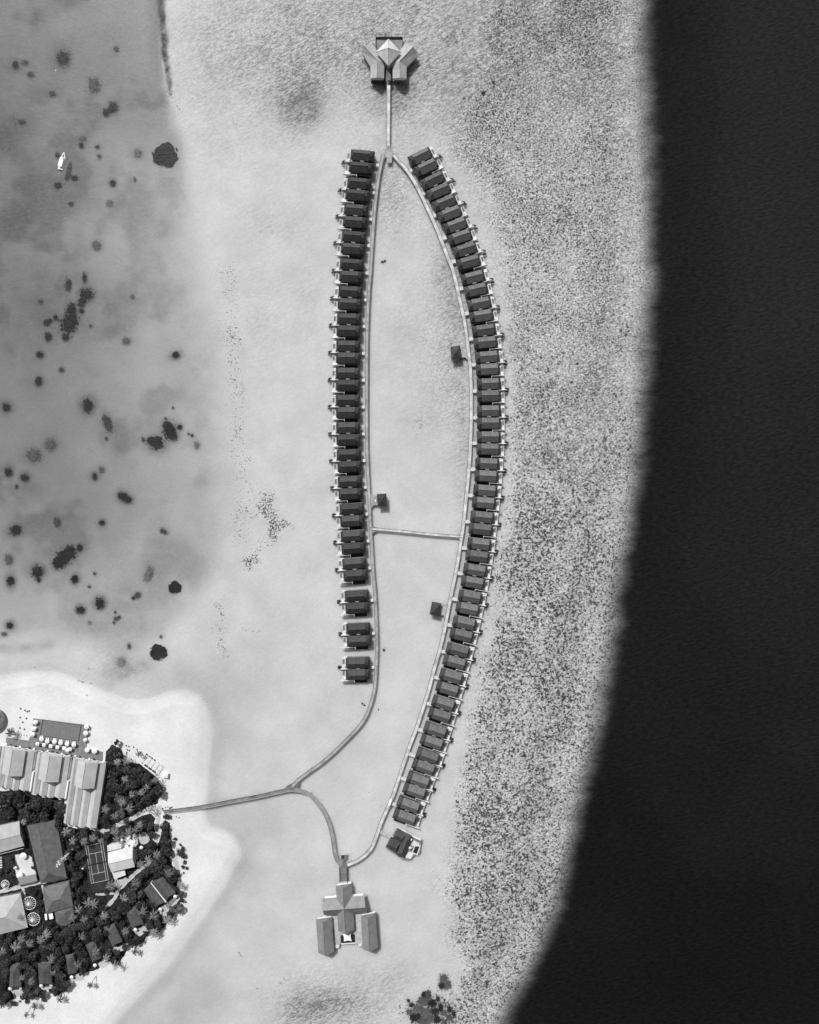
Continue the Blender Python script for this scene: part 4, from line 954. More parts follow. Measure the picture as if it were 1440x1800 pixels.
PATHS = [band([(176, 1464), (195, 1457), (215, 1448), (245, 1433), (266, 1422), (286, 1424)], 5.5), band([(281, 1416), (279, 1432), (277, 1455), (274, 1478)], 7), band([(264, 1515), (256, 1522), (244, 1530), (232, 1541), (219, 1554), (207, 1566), (203, 1577), (192, 1590), (180, 1602)], 6.5),
         band([(-12, 1571), (10, 1565), (40, 1558), (70, 1551), (100, 1546), (119, 1541)], 7), band([(37, 1556), (42, 1567), (44, 1582)], 4.5), band([(74, 1556), (77, 1568), (79, 1583)], 4), band([(205, 1570), (186, 1572), (168, 1572)], 4)]
YARDS = [[(212, 1459), (222, 1470), (238, 1465), (244, 1470), (242, 1482), (238, 1490), (214, 1496), (212, 1480)], [(27, 1503), (45, 1501), (56, 1507), (64, 1540), (64, 1552), (34, 1556), (27, 1530)], [(203, 1543), (210, 1546), (222, 1542), (226, 1548), (208, 1562), (198, 1556)], [(17, 1737), (37, 1733), (41, 1748), (26, 1753)], [(72, 1731), (94, 1727), (92, 1737), (80, 1742), (73, 1738)], [(122, 1716), (146, 1709), (147, 1722), (120, 1728)], [(205, 1666), (226, 1658), (224, 1668), (206, 1675)], [(233, 1635), (258, 1622), (262, 1636), (246, 1646), (238, 1642)], [(279, 1597), (290, 1588), (312, 1572), (318, 1580), (303, 1598), (290, 1612), (281, 1606)], [(166, 1696), (186, 1688), (196, 1694), (182, 1702)], [(-15, 1412), (8, 1411), (12, 1419), (-15, 1421)], [(300, 1506), (310, 1500), (322, 1560), (318, 1572), (310, 1530)]]
for i, q in enumerate(PATHS): sheet('sandy_path', q, GZ + .03 + .004 * i, 'sandy_path')
for i, q in enumerate(YARDS): sheet('sandy_yard', wobble(q, .8, 5), GZ + .07 + .004 * i, 'terrace' if i in (1,) else 'sandy_path')

BLOCK = list(PATHS) + list(YARDS)
# ------------------------------------------------------------------ island buildings
def house(name, label, cat, c, ze, zr, roofm, hip=0., hip1=None, wallm='cream_wall', group=None, base=GZ, cap=True, d=.7, gable=None):
    t = thing(name, label, cat, P(*[sum(q) / len(q) for q in zip(*c)], base), group)
    add_roof(t, c, ze, zr, roofm, hip, hip1, cap=cap); add_walls(t, c, ze, base - .3, wallm, d, gable)
    BLOCK.append([(a, b) for a, b in c]); return t
# lodge with three raised roofs
ax = Vector((math.cos(math.radians(9.3)), math.sin(math.radians(9.3)))); dn = Vector((-math.sin(math.radians(8.6)), math.cos(math.radians(8.6))))
def G(o, u, v): q = Vector(o) + ax * u + dn * v; return (q.x, q.y)
def lodge(o, us, v1, label, raised, gutter=None):
    c = [G(o, us[0], 0), G(o, us[-1], 0), G(o, us[-1], v1), G(o, us[0], v1)]
    t = thing('lodge', label, 'lodge', P(*[sum(q) / 4 for q in zip(*c)], GZ), 'lodges with raised middle roofs behind the pool')
    for k, (a, b) in enumerate(zip(us[:-1], us[1:])):
        jit = (k % 3 - 1) * 1.2
        q = [G(o, b - .35, 0 + jit * .3), G(o, b - .35, v1 + jit), G(o, a + .35, v1 + jit), G(o, a + .35, jit * .3)]
        z = 5.0 + .003 * k
        r = add_roof(t, q, z, z + 1.7, 'lodge_roof', drop=.2, cap=False, name='bay_roof')
        add_walls(t, q, z, GZ, 'white_wall', .9, (z + 1.7, (0, 1)), name='bay_wall')
        p0, p1 = P(*G(o, b, 1), z - .3), P(*G(o, b, v1 - 1), z - .3)
        MB().tube(p0, p1, .22, .22, 6).build('gutter', 'metal_dark', r)
    a, b, w0, w1 = raised
    q = [G(o, b, w0), G(o, b, w1), G(o, a, w1), G(o, a, w0)]
    add_roof(t, q, 8.6, 12.0, 'lodge_roof', drop=.25, cap=True, name='raised_roof'); add_walls(t, q, 8.6, 5.2, 'white_wall', 1.0, (12.0, (0, 1)), name='clerestory')
    if gutter:
        q = [G(o, gutter[0], gutter[2]), G(o, gutter[1], gutter[2]), G(o, gutter[1], gutter[3]), G(o, gutter[0], gutter[3])]
        MB().prism([tuple(p)[:2] for p in px(q, 6.6)], 6.5, 6.62).build('white_canopy', 'canvas', t)
        MB().prism([tuple(p)[:2] for p in inset(px(q, 6.6), .2)], GZ, 6.5).build('canopy_wall', 'white_wall', t)
    # wavy awning edge and tables seen along the front
    ed = []
    for i in range(31): u = us[0] + (us[-1] - us[0]) * i / 30; ed.append(G(o, u, -1.6 - .8 * math.sin(i * .9)))
    w_, n_ = side_offsets(ed, 4.4); mb = MB()
    for p, q in zip(w_[:-1], w_[1:]): mb.tube(p, q, .16, .16, 5)
    mb.build('awning_edge', 'canvas', t)
    BLOCK.append(c)
lodge((186.8, 1342), (-59, -47.5, -33.5, -19, 0), 116, 'longest grey lodge with raised middle roof, at the right end of the lodges', (-50, -14.5, 1, 47))
lodge((125.4, 1331), (-60, -47, -33, -20, -1.5), 74, 'middle grey lodge with raised roof, directly below the pool deck', (-52, -16, 1, 47), (-1.2, 1.4, 42, 74))
lodge((63, 1321), (-60, -47, -33, -20, -1.5), 71, 'leftmost grey lodge with raised roof, cut by the photo edge side', (-54, -18, 1, 47), (-1.2, 1.4, 36, 71))
lodge((3.5, 1311.5), (-40, -20, -1), 70, 'grey lodge wing mostly cut off by the photo edge', (-40, -12, 1, 47))

# pool and its deck
t = thing('pool_deck', 'grey paved deck around the rectangular swimming pool', 'deck', P(110, 1295, GZ))
DECK = [(58.8, 1262.5), (157.5, 1275), (152, 1316), (181, 1321.5), (181, 1345), (10, 1316), (11, 1296), (50, 1302), (56, 1290)]
MB().prism([tuple(p)[:2] for p in px(DECK, GZ)], GZ - .3, GZ + .12).build('paving', 'grey_stone', t)
t = thing('swimming_pool', 'rectangular swimming pool with grey water beside the beach', 'pool', P(107, 1284, GZ))
PQ = [(75, 1264.4), (143.8, 1275), (138.8, 1303), (70, 1293)]
q = inset(px(PQ, GZ), .4); o_ = px(PQ, GZ); mb = MB()
for k in range(4):
    j = (k + 1) % 4; mb.prism([tuple(o_[k])[:2], tuple(o_[j])[:2], tuple(q[j])[:2], tuple(q[k])[:2]], GZ - .2, GZ + .30)
mb.build('coping', 'dark_stone', t); MB().prism([tuple(p)[:2] for p in q], GZ - .2, GZ + .18).build('water_surface', 'pool_water', t)

# parasols
CAN = {}
def parasol(x, y, r, label, group, square=False, z=GZ, m='canvas'):
    p = P(x, y, z + 2.4)
    t = thing('parasol', label, 'parasol', Vector((p.x, p.y, z)), group)
    key = (round(r, 1), square, m)
    if key not in CAN:
        mb = MB()
        if square: mb.cone((0, 0, 2.3), r * 1.35, .55, 4)
        else: mb.cone((0, 0, 2.25), r, .7, 16, .06)
        CAN[key] = mb.mesh('canopy', m)
    c = bpy.data.objects.new('canopy', CAN[key]); COL.objects.link(c); c.parent = t
    if square: c.rotation_euler.z = math.radians(45 - 9)
    if 'pole' not in CAN: CAN['pole'] = MB().tube((0, 0, 0), (0, 0, 2.95), .06, .06, 6).mesh('pole', 'metal_white')
    o = bpy.data.objects.new('pole', CAN['pole']); COL.objects.link(o); o.parent = t
    if 'foot' not in CAN: CAN['foot'] = MB().tube((0, 0, 0), (0, 0, .12), .4, .35, 10).mesh('foot', 'metal_dark')
    o = bpy.data.objects.new('foot', CAN['foot']); COL.objects.link(o); o.parent = t
    return t
zd = GZ + .12
g = 'round parasols below the pool'
for i, (x, y) in enumerate([(72.5, 1299.5), (82.5, 1303.4), (95.6, 1304), (106.2, 1306), (117.5, 1308), (129.4, 1309.4)]):
    parasol(x, y, 1.45, 'round white parasol, %s from the left in the row right below the pool' % ordinal(i + 1), g, z=zd)
    for k in (-1, 1): lounger(P(x + k * 1.6 + 1.2, y - 3.8, zd) , math.radians(81), 'white lounger %s of the %s round parasol in the row below the pool' % ('left' if k < 0 else 'right', ordinal(i + 1)), 'loungers below the pool')
g = 'square parasols in front of the lodges'
for i, (x, y) in enumerate([(65.6, 1308), (77, 1309.6), (89, 1311.8), (100.8, 1313.6), (112.5, 1315.4), (123, 1317)]):
    parasol(x, y, 1.12, 'square white parasol, %s from the left in the row before the lodges' % ordinal(i + 1), g, True, zd)
parasol(118.2, 1319.2, 1.3, 'round white parasol squeezed between two square ones before the lodges', g, z=zd)
for i, (x, y) in enumerate([(61.5, 1270), (59, 1281.2), (56.5, 1291)]):
    parasol(x, y, 1.4, 'white parasol left of the pool, %s from the top' % ordinal(i + 1), 'parasols left of the pool', z=zd)
    for k in (-1, 1): lounger(P(x + 3.6, y + k * 1.5 - 1, zd), math.radians(-9), 'white lounger under the %s parasol left of the pool, %s one' % (ordinal(i + 1), 'upper' if k < 0 else 'lower'), 'loungers left of the pool')
for i, (x, y) in enumerate([(151.8, 1278), (150.4, 1289), (149.2, 1301.4)]):
    parasol(x, y, 1.55 if i < 2 else 1.15, 'white parasol right of the pool, %s from the top' % ordinal(i + 1), 'parasols right of the pool', z=zd)
    lounger(P(x + 3, y - 2, zd), math.radians(-60), 'white lounger beside the %s parasol right of the pool' % ordinal(i + 1), 'loungers right of the pool')
parasol(152.8, 1318.6, 1.5, 'round white parasol at the right corner of the pool deck, left of its twin', 'parasols at the deck corner', z=zd)
parasol(165.6, 1320.2, 1.7, 'round white parasol at the right corner of the pool deck, right of its twin', 'parasols at the deck corner', z=zd)
parasol(290, 1362.5, 1.9, 'square white parasol alone on the sand right of the white frame', 'beach parasols', True)
parasol(40.6, 1505, 2.1, 'large round white parasol at the top of the paved courtyard', 'courtyard parasols'); parasol(33.9, 1539, 2.1, 'large round white parasol at the bottom of the paved courtyard', 'courtyard parasols')
parasol(26, 1525.5, 1.1, 'small white parasol at the left edge of the paved courtyard', 'courtyard parasols')
parasol(248.2, 1490.4, 1.15, 'white parasol below the pale round pool', 'garden parasols')
for x, y, nm in ((307.8, 1576.5, 'on the deck of the pale-striped double bungalow'), (281.3, 1599.3, 'on the sandy yard of the double bungalow'), (237.6, 1634.8, 'at the sea end of the highest single bungalow'), (125.6, 1718.4, 'at the sea end of the third bungalow from the left'), (71.7, 1733.4, 'at the sea end of the second bungalow from the left'), (17, 1738.4, 'at the sea end of the leftmost bungalow'), (166.5, 1697.5, 'below the palm-shaded fourth bungalow')):
    parasol(x, y, 1.15, 'small white parasol ' + nm, 'bungalow parasols')
for x, y, nm in ((201.6, 1666.4, 'left'), (204.6, 1665, 'right')): lounger(P(x, y, GZ), math.radians(65), '%s white lounger at the sea end of the fifth bungalow from the left' % nm, 'bungalow loungers')
for i, (x, y) in enumerate([(722.5, 1476.2), (721.2, 1491)]): parasol(x, y, .9, 'tiny white parasol on the large villa deck, %s one' % ('upper' if i == 0 else 'lower'), 'parasols of the large villa', z=DZ)
# low tables and beanbags on the sand
DOT = MB(); DOT.tube((0, 0, 0), (0, 0, .35), .55, .5, 10); DOT.cone((0, 0, .35), .5, .3, 10); DOTM = DOT.mesh('beanbag', 'bag_dark')
dots = [(35.6, 1261), (46.5, 1262.8), (40.2, 1269.5), (35.2, 1279.5), (43, 1281.8), (36.5, 1245.6), (44, 1248.5), (48, 1250.6), (51.5, 1249.8), (32, 1291.6), (37.6, 1292), (42.3, 1292.6), (46.8, 1293.2)]
nmz = {0: 'beanbag', }
for i, (x, y) in enumerate(dots):
    ob = bpy.data.objects.new('beanbag', DOTM); COL.objects.link(ob); ob.location = P(x, y, GZ)
    if i < 5: lab = 'dark beanbag on the sand left of the pool, %s from the top' % ordinal(i + 1)
    elif i < 9: lab = 'dark beanbag in the loose group above and left of the pool, %s from the left' % ordinal(i - 4)
    else: lab = 'dark beanbag in the row right of the beach palm, %s from the left' % ordinal(i - 8)
    tag(ob, lab, 'beanbag', 'beanbags on the sand')
    if i >= 9: ob.scale = (.6, .6, .8)
for i, (x, y) in enumerate([(222, 1310.5), (226.5, 1312), (224, 1318), (227.5, 1319), (223, 1322.5), (222.5, 1325.5), (241, 1317.6), (235, 1313)]):
    ob = bpy.data.objects.new('beanbag', DOTM); COL.objects.link(ob); ob.location = P(x, y, GZ); ob.scale = (.9, .9, 1)
    tag(ob, 'dark beanbag on the sand left of the white frame, %s in reading order' % ordinal(i + 1), 'beanbag', 'beanbags near the white frame')
tbl = MB(); tbl.box(-.45, .45, -.45, .45, .68, .74); tbl.tube((0, 0, 0), (0, 0, .68), .06); tbl.tube((0, 0, 0), (0, 0, .05), .3, .3, 10); TBL = tbl.mesh('cafe_table', 'dark_timber'); TBLW = tbl.mesh('cafe_table', 'canvas')
for i in range(22):
    u = i / 21; x = 12 + 170 * u; y = 1308 + 28.5 * u + R.uniform(-1.2, 2.4)
    if 63 < x < 130 and i % 2: y -= .5
    ob = bpy.data.objects.new('cafe_table', TBL if i % 3 else TBLW); COL.objects.link(ob); ob.location = P(x, y, zd + (0 if y > 1300 else 0)); ob.rotation_euler.z = R.uniform(0, 1.5); ob.scale = (1.2, 1.2, 1)
    tag(ob, '%s cafe table along the lodge fronts, %s from the left' % ('dark' if i % 3 else 'white', ordinal(i + 1) if i < 19 else 'twentieth twenty-first twenty-second'.split()[i - 19]), 'table', 'cafe tables along the lodges')
# round hut at the left edge
t = thing('round_hut', 'round thatched hut cut off by the left edge of the photo', 'hut', P(-15, 1266, GZ))
p = P(-15, 1266, 4); mb = MB(); mb.cone((p.x, p.y, 3.6), 8.2, 3.6, 40); mb.build('roof', 'hut_thatch', t)
mb = MB(); mb.tube((p.x, p.y, GZ), (p.x, p.y, 3.55), 6.6, 6.6, 32); mb.build('wall', 'cream_wall', t)
# white frame on the sand
t = thing('beach_pergola', 'open white timber frame on the sand above the grove', 'pergola', P(264, 1344, GZ))
a, b, d_ = Vector((245, 1340.6)), Vector((273, 1361)), Vector((10, -14.6)); rf = MB(); zz = GZ + 2.5
def bar(mb, p, q, r=.16): mb.tube(P(p[0], p[1], zz), P(q[0], q[1], zz), r, r, 4)
for k in range(5): p = a + (b - a) * k / 4; bar(rf, p, p + d_)
for k in range(3): p = a + d_ * k / 2; bar(rf, p, p + (b - a), .3 if k == 0 else .14)
rf.build('beam', 'metal_white', t)
for k in range(5):
    for j in (0, 1):
        p = P(*(a + (b - a) * k / 4 + d_ * j), zz); MB().tube((p.x, p.y, GZ - .2), (p.x, p.y, zz - .02), .09).build('post', 'metal_white', t)
c = [P(*(a + d_ * f + (b - a) * u), GZ) for f, u in ((.05, .25), (.05, .97), (.22, .97), (.22, .25))]
MB().prism([tuple(p)[:2] for p in c], GZ, GZ + .7).build('bench_row', 'dark_timber', t)
for k in range(4):
    p = a + d_ * 1.12 + (b - a) * (.08 + .16 * k); ob = bpy.data.objects.new('cafe_table', TBL); COL.objects.link(ob); ob.location = P(p.x, p.y, GZ)
    tag(ob, 'small dark table above the white frame, %s from the left' % ordinal(k + 1), 'table', 'tables at the white frame')

# buildings left and middle
house('service_building', 'pale grey gabled building at the left edge, below the trees', 'building', [(-24, 1457), (33.9, 1443.5), (42.7, 1487), (-14, 1502.5)], 5.6, 7.6, 'light_roof', wallm='cream_wall', gable=(7.6, (0, 1)))
t = thing('fence', 'white pole fence along the lower wall of the pale gabled building', 'fence', P(20, 1495, GZ)); mb = MB(); mb.tube(P(-5, 1503, 4), P(41, 1491.5, 4), .12); mb.build('rail', 'metal_white', t)
for k in range(6): p = P(-4 + 9 * k, 1502.6 - 2.25 * k, 4); MB().tube((p.x, p.y, GZ), (p.x, p.y, 4), .08).build('post', 'metal_white', t)
house('long_hall', 'largest dark hip-roofed hall, behind the white mast', 'hall', [(99, 1441), (117.2, 1544), (71.6, 1553.4), (47.2, 1450.4)], 6.0, 10.2, 'dark_roof', .0, .19, gable=(10.2, (0,)))
house('square_hall', 'mid-grey hip-roofed hall directly below the largest dark hall', 'hall', [(75, 1560.5), (121, 1549.4), (128.6, 1593.6), (80.6, 1606.4)], 5.6, 9.6, 'mid_roof', .42, .32)
t = thing('octagonal_room', 'dark rounded annex below the mid-grey hip-roofed hall', 'building', P(112, 1610, GZ))
oc_ = [(96, 1603), (128.5, 1594), (130, 1610), (126, 1621), (116.5, 1627.5), (105, 1626.5), (98.5, 1621)]
c = px(oc_, 4.6); ap = P(113, 1606, 7.2); mb = MB()
for k in range(7): mb.poly([c[k], c[(k + 1) % 7], ap]); mb.poly([c[k], c[k] - Vector((0, 0, .2)), c[(k + 1) % 7] - Vector((0, 0, .2)), c[(k + 1) % 7]])
mb.poly([p - Vector((0, 0, .2)) for p in c]); mb.build('roof', 'dark_roof', t); MB().prism([tuple(p)[:2] for p in inset(c, .7)], GZ, 4.4).build('wall', 'cream_wall', t); BLOCK.append(oc_)
for q, lab in (([(78.2, 1607), (82.3, 1606.2), (83, 1617), (79.5, 1617.6)], 'narrow white roof panel left of its wider twin, below the mid-grey hall'), ([(85, 1605), (92.3, 1604), (94, 1615), (87, 1616.4)], 'wider white roof panel left of the dark rounded annex')):
    t = thing('white_shelter', lab, 'shelter', P(*[sum(k) / 4 for k in zip(*q)], GZ)); MB().prism([tuple(p)[:2] for p in px(q, 3.8)], 3.7, 3.85).build('roof', 'canvas', t)
    for p in inset(px(q, 3.8), .2): MB().tube((p.x, p.y, GZ), (p.x, p.y, 3.7), .06).build('post', 'metal_white', t)
    BLOCK.append(q)
house('reception', 'pale hip-roofed hall at the left edge beside the spoked wheel pergolas', 'hall', [(-30, 1583), (36, 1570.5), (49, 1630.6), (-14, 1646)], 5.4, 9.6, 'light_roof', .42, .42)
t = thing('lean_to', 'grey flat roof closing the lower side of the paved courtyard', 'shelter', P(48, 1546, GZ)); q = [(31.4, 1543), (62.6, 1536.8), (65.8, 1548.4), (34, 1555.4)]
MB().prism([tuple(p)[:2] for p in px(q, 4)], 3.8, 4.0).build('roof', 'mid_grey_roof', t)
for p in inset(px(q, 4), .4): MB().tube((p.x, p.y, GZ), (p.x, p.y, 3.8), .12).build('post', 'dark_timber', t)
MB().prism([tuple(p)[:2] for p in px([(33.6, 1552.6), (65, 1545.8), (65.6, 1547.2), (34.2, 1554)], GZ)], GZ, 3.79).build('wall', 'cream_wall', t); BLOCK.append(q)
t = thing('steps', 'white garden steps at the left edge beside the courtyard planting', 'steps', P(2, 1515, GZ))
for k in range(5): MB().prism([tuple(p)[:2] for p in px([(-8, 1507 + 4.4 * k), (4.2, 1506 + 4.4 * k), (4.4, 1508.4 + 4.4 * k), (-8, 1509.4 + 4.4 * k)], GZ)], GZ, GZ + 1.0 - .18 * k).build('step', 'white_timber', t)
# spoked round pergolas
def wheel(x, y, rpx, lab, n=16):
    p = P(x, y, 3.6); r = rpx * M
    t = thing('wheel_pergola', lab, 'pergola', Vector((p.x, p.y, GZ)), 'round spoked pergolas')
    k = 32; ring = [(math.cos(2 * math.pi * i / k) * r, math.sin(2 * math.pi * i / k) * r, 2.3) for i in range(k)]
    mb = MB()
    for i in range(k): mb.tube(ring[i], ring[(i + 1) % k], .17, .17, 5)
    mb.build('ring', 'metal_white', t, world=False)
    sp = MB()
    for i in range(n): a_ = 2 * math.pi * i / n; sp.tube((math.cos(a_) * r, math.sin(a_) * r, 2.3), (0, 0, 3.9), .13, .13, 4)
    sp.build('spokes', 'metal_white', t, world=False)
    MB().tube((0, 0, 3.75), (0, 0, 4.0), .75, .75, 14).build('hub', 'metal_white', t, world=False)
    for i in range(0, n, 4): a_ = 2 * math.pi * i / n; MB().tube((math.cos(a_) * r, math.sin(a_) * r, 0), (math.cos(a_) * r, math.sin(a_) * r, 2.3), .09).build('post', 'metal_white', t, world=False)
    MB().tube((0, 0, 0), (0, 0, 3.75), .12).build('post', 'metal_white', t, world=False)
    BLOCK.append([(x + rpx * .9 * math.cos(a_), y + rpx * .9 * math.sin(a_)) for a_ in [i * math.pi / 6 for i in range(12)]])
wheel(51.8, 1588, 11.2, 'white spoked wheel pergola, upper one of the large pair'); wheel(58.5, 1616, 11.2, 'white spoked wheel pergola, lower one of the large pair'); wheel(8.9, 1554.6, 7.0, 'small white spoked wheel pergola near the left edge', 12)
# mast
t = thing('lattice_mast', 'tall white lattice mast with dishes rising beside the dark hall', 'mast', P(129, 1492, GZ)); q = P(129, 1492, 0)
mb = MB(); h = 21.0; fr = lambda z: .75 - .45 * z / h; pts = lambda z: [(q.x + fr(z) * math.cos(a_), q.y + fr(z) * math.sin(a_), GZ + z) for a_ in (.5, 2.6, 4.7)]
for k in range(14):
    A_, B2 = pts(h * k / 14), pts(h * (k + 1) / 14)
    for i in range(3): mb.tube(A_[i], B2[i], .13, .13, 5); mb.tube(A_[i], B2[(i + 1) % 3], .08, .08, 4); mb.tube(A_[i], A_[(i + 1) % 3], .07, .07, 4)
mb.build('lattice', 'metal_white', t)
for z, n, r in ((11.5, 3, .85), (12.6, 2, .6), (17.2, 3, .75), (18.6, 3, .8), (20.2, 2, .5)):
    for i in range(n):
        a_ = 2 * math.pi * i / n + z; c = Vector((q.x + math.cos(a_) * 1.1, q.y + math.sin(a_) * 1.1, GZ + z)); d2 = Vector((math.cos(a_), math.sin(a_), 0))
        MB().tube(c, c + d2 * .3, r * .5, r, 12).build('dish', 'boat_white', t)
MB().tube((q.x, q.y, GZ + h), (q.x, q.y, GZ + h + 2.2), .07, .05).build('aerial', 'metal_white', t)
# tennis court
t = thing('tennis_court', 'dark tennis court with white lines among the trees', 'tennis court', P(170, 1520, GZ))
SUR = [(144.4, 1489.4), (185.6, 1480), (197, 1560), (163, 1570)]
MB().prism([tuple(p)[:2] for p in px(SUR, GZ)], GZ - .3, GZ + .10).build('surround', 'court_surround', t)
TL, TR, BR, BL = [Vector(v) for v in ((150.6, 1487.6), (180.6, 1481), (191, 1546.4), (160.8, 1552.8))]
def TC(u, v): return (TL * (1 - u) + TR * u) * (1 - v) + (BL * (1 - u) + BR * u) * v
MB().prism([tuple(p)[:2] for p in px([TC(0, 0), TC(1, 0), TC(1, 1), TC(0, 1)], GZ)], GZ, GZ + .115).build('playing_surface', 'court_paint', t)
ln = MB(); wl_ = .17
def tl(u0, v0, u1, v1):
    a_, b_ = P(*TC(u0, v0), GZ), P(*TC(u1, v1), GZ); d2 = (b_ - a_).normalized(); s_ = Vector((-d2.y, d2.x, 0)) * wl_ / 2; a_, b_ = a_ - d2 * wl_ / 2, b_ + d2 * wl_ / 2
    ln.prism([tuple(v)[:2] for v in (a_ + s_, a_ - s_, b_ - s_, b_ + s_)], GZ + .1, GZ + .122 + .002 * len(ln.f) / 6 % .01)
for k in (0, .125, .875, 1): tl(k, 0, k, 1)
for k in (0, 1): tl(0, k, 1, k)
for k in (.23, .77): tl(.125, k, .875, k)
tl(.5, .23, .5, .77); ln.build('line_marking', 'line_paint', t)
a_, b_ = P(*TC(-.06, .5), GZ), P(*TC(1.06, .5), GZ); s_ = Vector((0, .03, 0))
net = MB(); net.prism([tuple(v)[:2] for v in (a_ + s_, a_ - s_, b_ - s_, b_ + s_)], GZ + .12, GZ + 1.05); nt_ = net.build('net', 'net_mesh', t)
for p in (a_, b_): MB().tube((p.x, p.y, GZ), (p.x, p.y, GZ + 1.15), .07).build('net_post', 'metal_dark', t)
BLOCK.append(SUR)
t = thing('court_lamp', 'white lamp post left of the tennis court net', 'lamp post', P(151.4, 1520, GZ)); p = P(151.4, 1520, GZ); MB().tube((p.x, p.y, GZ), (p.x, p.y, 6.2), .09).build('post', 'metal_white', t); MB().obox((p.x, p.y), .2, 1.1, .8, 6.2, 6.5).build('lamp', 'metal_white', t)
# white-roofed house right of the court
t = house('clubhouse', 'white gabled clubhouse right of the tennis court', 'house', [(189.4, 1499), (233, 1489.4), (237, 1524), (195.5, 1533.4)], 6.0, 8.0, 'pale_roof', .0, wallm='white_wall', gable=(8.0, (0, 1)))
MB().prism([tuple(p)[:2] for p in px([(188.4, 1486), (213, 1480.5), (213.4, 1491), (189, 1497)], 4.6)], 4.4, 4.6).build('lean_to_roof', 'pale_roof', t)
MB().prism([tuple(p)[:2] for p in px([(189.4, 1487), (212.4, 1481.5), (212.6, 1491), (189.8, 1496.4)], 4.6)], GZ, 4.39).build('lean_to_wall', 'white_wall', t)
MB().prism([tuple(p)[:2] for p in px([(196.6, 1533), (219, 1529.4), (221, 1538.4), (201, 1545.8)], 4.2)], 4.0, 4.2).build('porch_roof', 'pale_roof', t)
for q in ((199, 1540), (218, 1536)): p = P(*q, 4); MB().tube((p.x, p.y, GZ), (p.x, p.y, 4), .12).build('post', 'white_timber', t)
for k in range(5): MB().prism([tuple(p)[:2] for p in px([(234 + k * 1.3, 1494), (234.9 + k * 1.3, 1494), (237.4 + k * 1.1, 1511), (236.5 + k * 1.1, 1511)], GZ + 1)], GZ, GZ + 1.5 - .2 * k).build('step', 'white_timber', t)
MB().prism([tuple(p)[:2] for p in px([(213.2, 1470), (236, 1470), (238, 1488), (213.6, 1492)], GZ)], GZ, GZ + .16).build('terrace', 'terrace', t)
BLOCK.append([(188, 1480), (213, 1480), (214, 1497), (190, 1499)]); BLOCK.append([(196, 1530), (220, 1528), (222, 1540), (201, 1547)])
for i in range(12):
    x, y = R.uniform(215, 241), R.uniform(1462, 1487); ob = bpy.data.objects.new('cafe_table', TBL if i % 2 else TBLW); COL.objects.link(ob); ob.location = P(x, y, GZ + .16); ob.scale = (1.3, 1.3, 1); ob['xy'] = (x, y)
    tag(ob, 'x', 'table', 'tables on the clubhouse terrace')
ts = sorted([o for o in COL.objects if o.get('group') == 'tables on the clubhouse terrace'], key=lambda o: o['xy'][0])
for col_, nm in ((TBL, 'dark'), (TBLW, 'white')):
    for i, o in enumerate([o for o in ts if o.data is col_]): o['label'] = '%s table on the clubhouse terrace, %s %s one from the left' % (nm, ordinal(i + 1), nm)
for o in ts: del o['xy']
t = thing('garden_pool', 'pale rounded garden pool right of the clubhouse terrace', 'pool', P(254, 1473, GZ))
cp = [(245.5, 1463.6), (255, 1464), (261, 1470), (262.6, 1477), (258, 1481), (253, 1483), (247.5, 1481), (245.2, 1474)]
MB().prism([tuple(p)[:2] for p in px([(v[0] + (v[0] - 253.5) * .12, v[1] + (v[1] - 1473) * .12) for v in cp], GZ)], GZ, GZ + .25).build('coping', 'terrace', t); MB().prism([tuple(p)[:2] for p in px(cp, GZ)], GZ, GZ + .27).build('water_surface', 'pale_pool', t); BLOCK.append(cp)
# bungalows along the lower beach
t = thing('double_bungalow', 'double dark-roofed bungalow with a pale strip between its roofs', 'bungalow', P(281, 1567, GZ))
for c in ([(265.5, 1551.5), (285.6, 1540), (309, 1569.6), (292, 1584)], [(252, 1565.4), (264.2, 1553.4), (289, 1587), (273, 1595)]):
    q = [c[1], c[2], c[3], c[0]]; add_roof(t, q, 4.2, 6.2, 'bungalow_thatch', .1, cap=False); add_walls(t, q, 4.2, GZ, 'cream_wall', .6); BLOCK.append(c)
MB().prism([tuple(p)[:2] for p in px([(264.2, 1552.2), (265.8, 1551.4), (292.6, 1585), (291, 1587)], 4.4)], GZ, 4.45).build('party_wall', 'terrace', t)
MB().prism([tuple(p)[:2] for p in px([(290, 1589), (308, 1573), (312, 1579), (295, 1597)], GZ)], GZ, GZ + .4).build('deck', 'grey_deck', t)
BG = [([(219, 1600), (240, 1592.6), (252.6, 1624), (232.6, 1632)], 'sixth'), ([(181.6, 1630), (200.4, 1623.4), (215.4, 1655.6), (198.6, 1664.6)], 'fifth'), ([(150, 1661.4), (166.6, 1654.6), (179.4, 1684.4), (163, 1691.6)], 'fourth'), ([(114.6, 1679), (128.8, 1676.6), (134.6, 1710.6), (120.4, 1712.8)], 'third'), ([(66.6, 1693.4), (89.2, 1694), (91, 1729.6), (68.6, 1730.6)], 'second'), ([(17.6, 1695.6), (33, 1695), (37.4, 1735), (16.4, 1736)], 'first')]
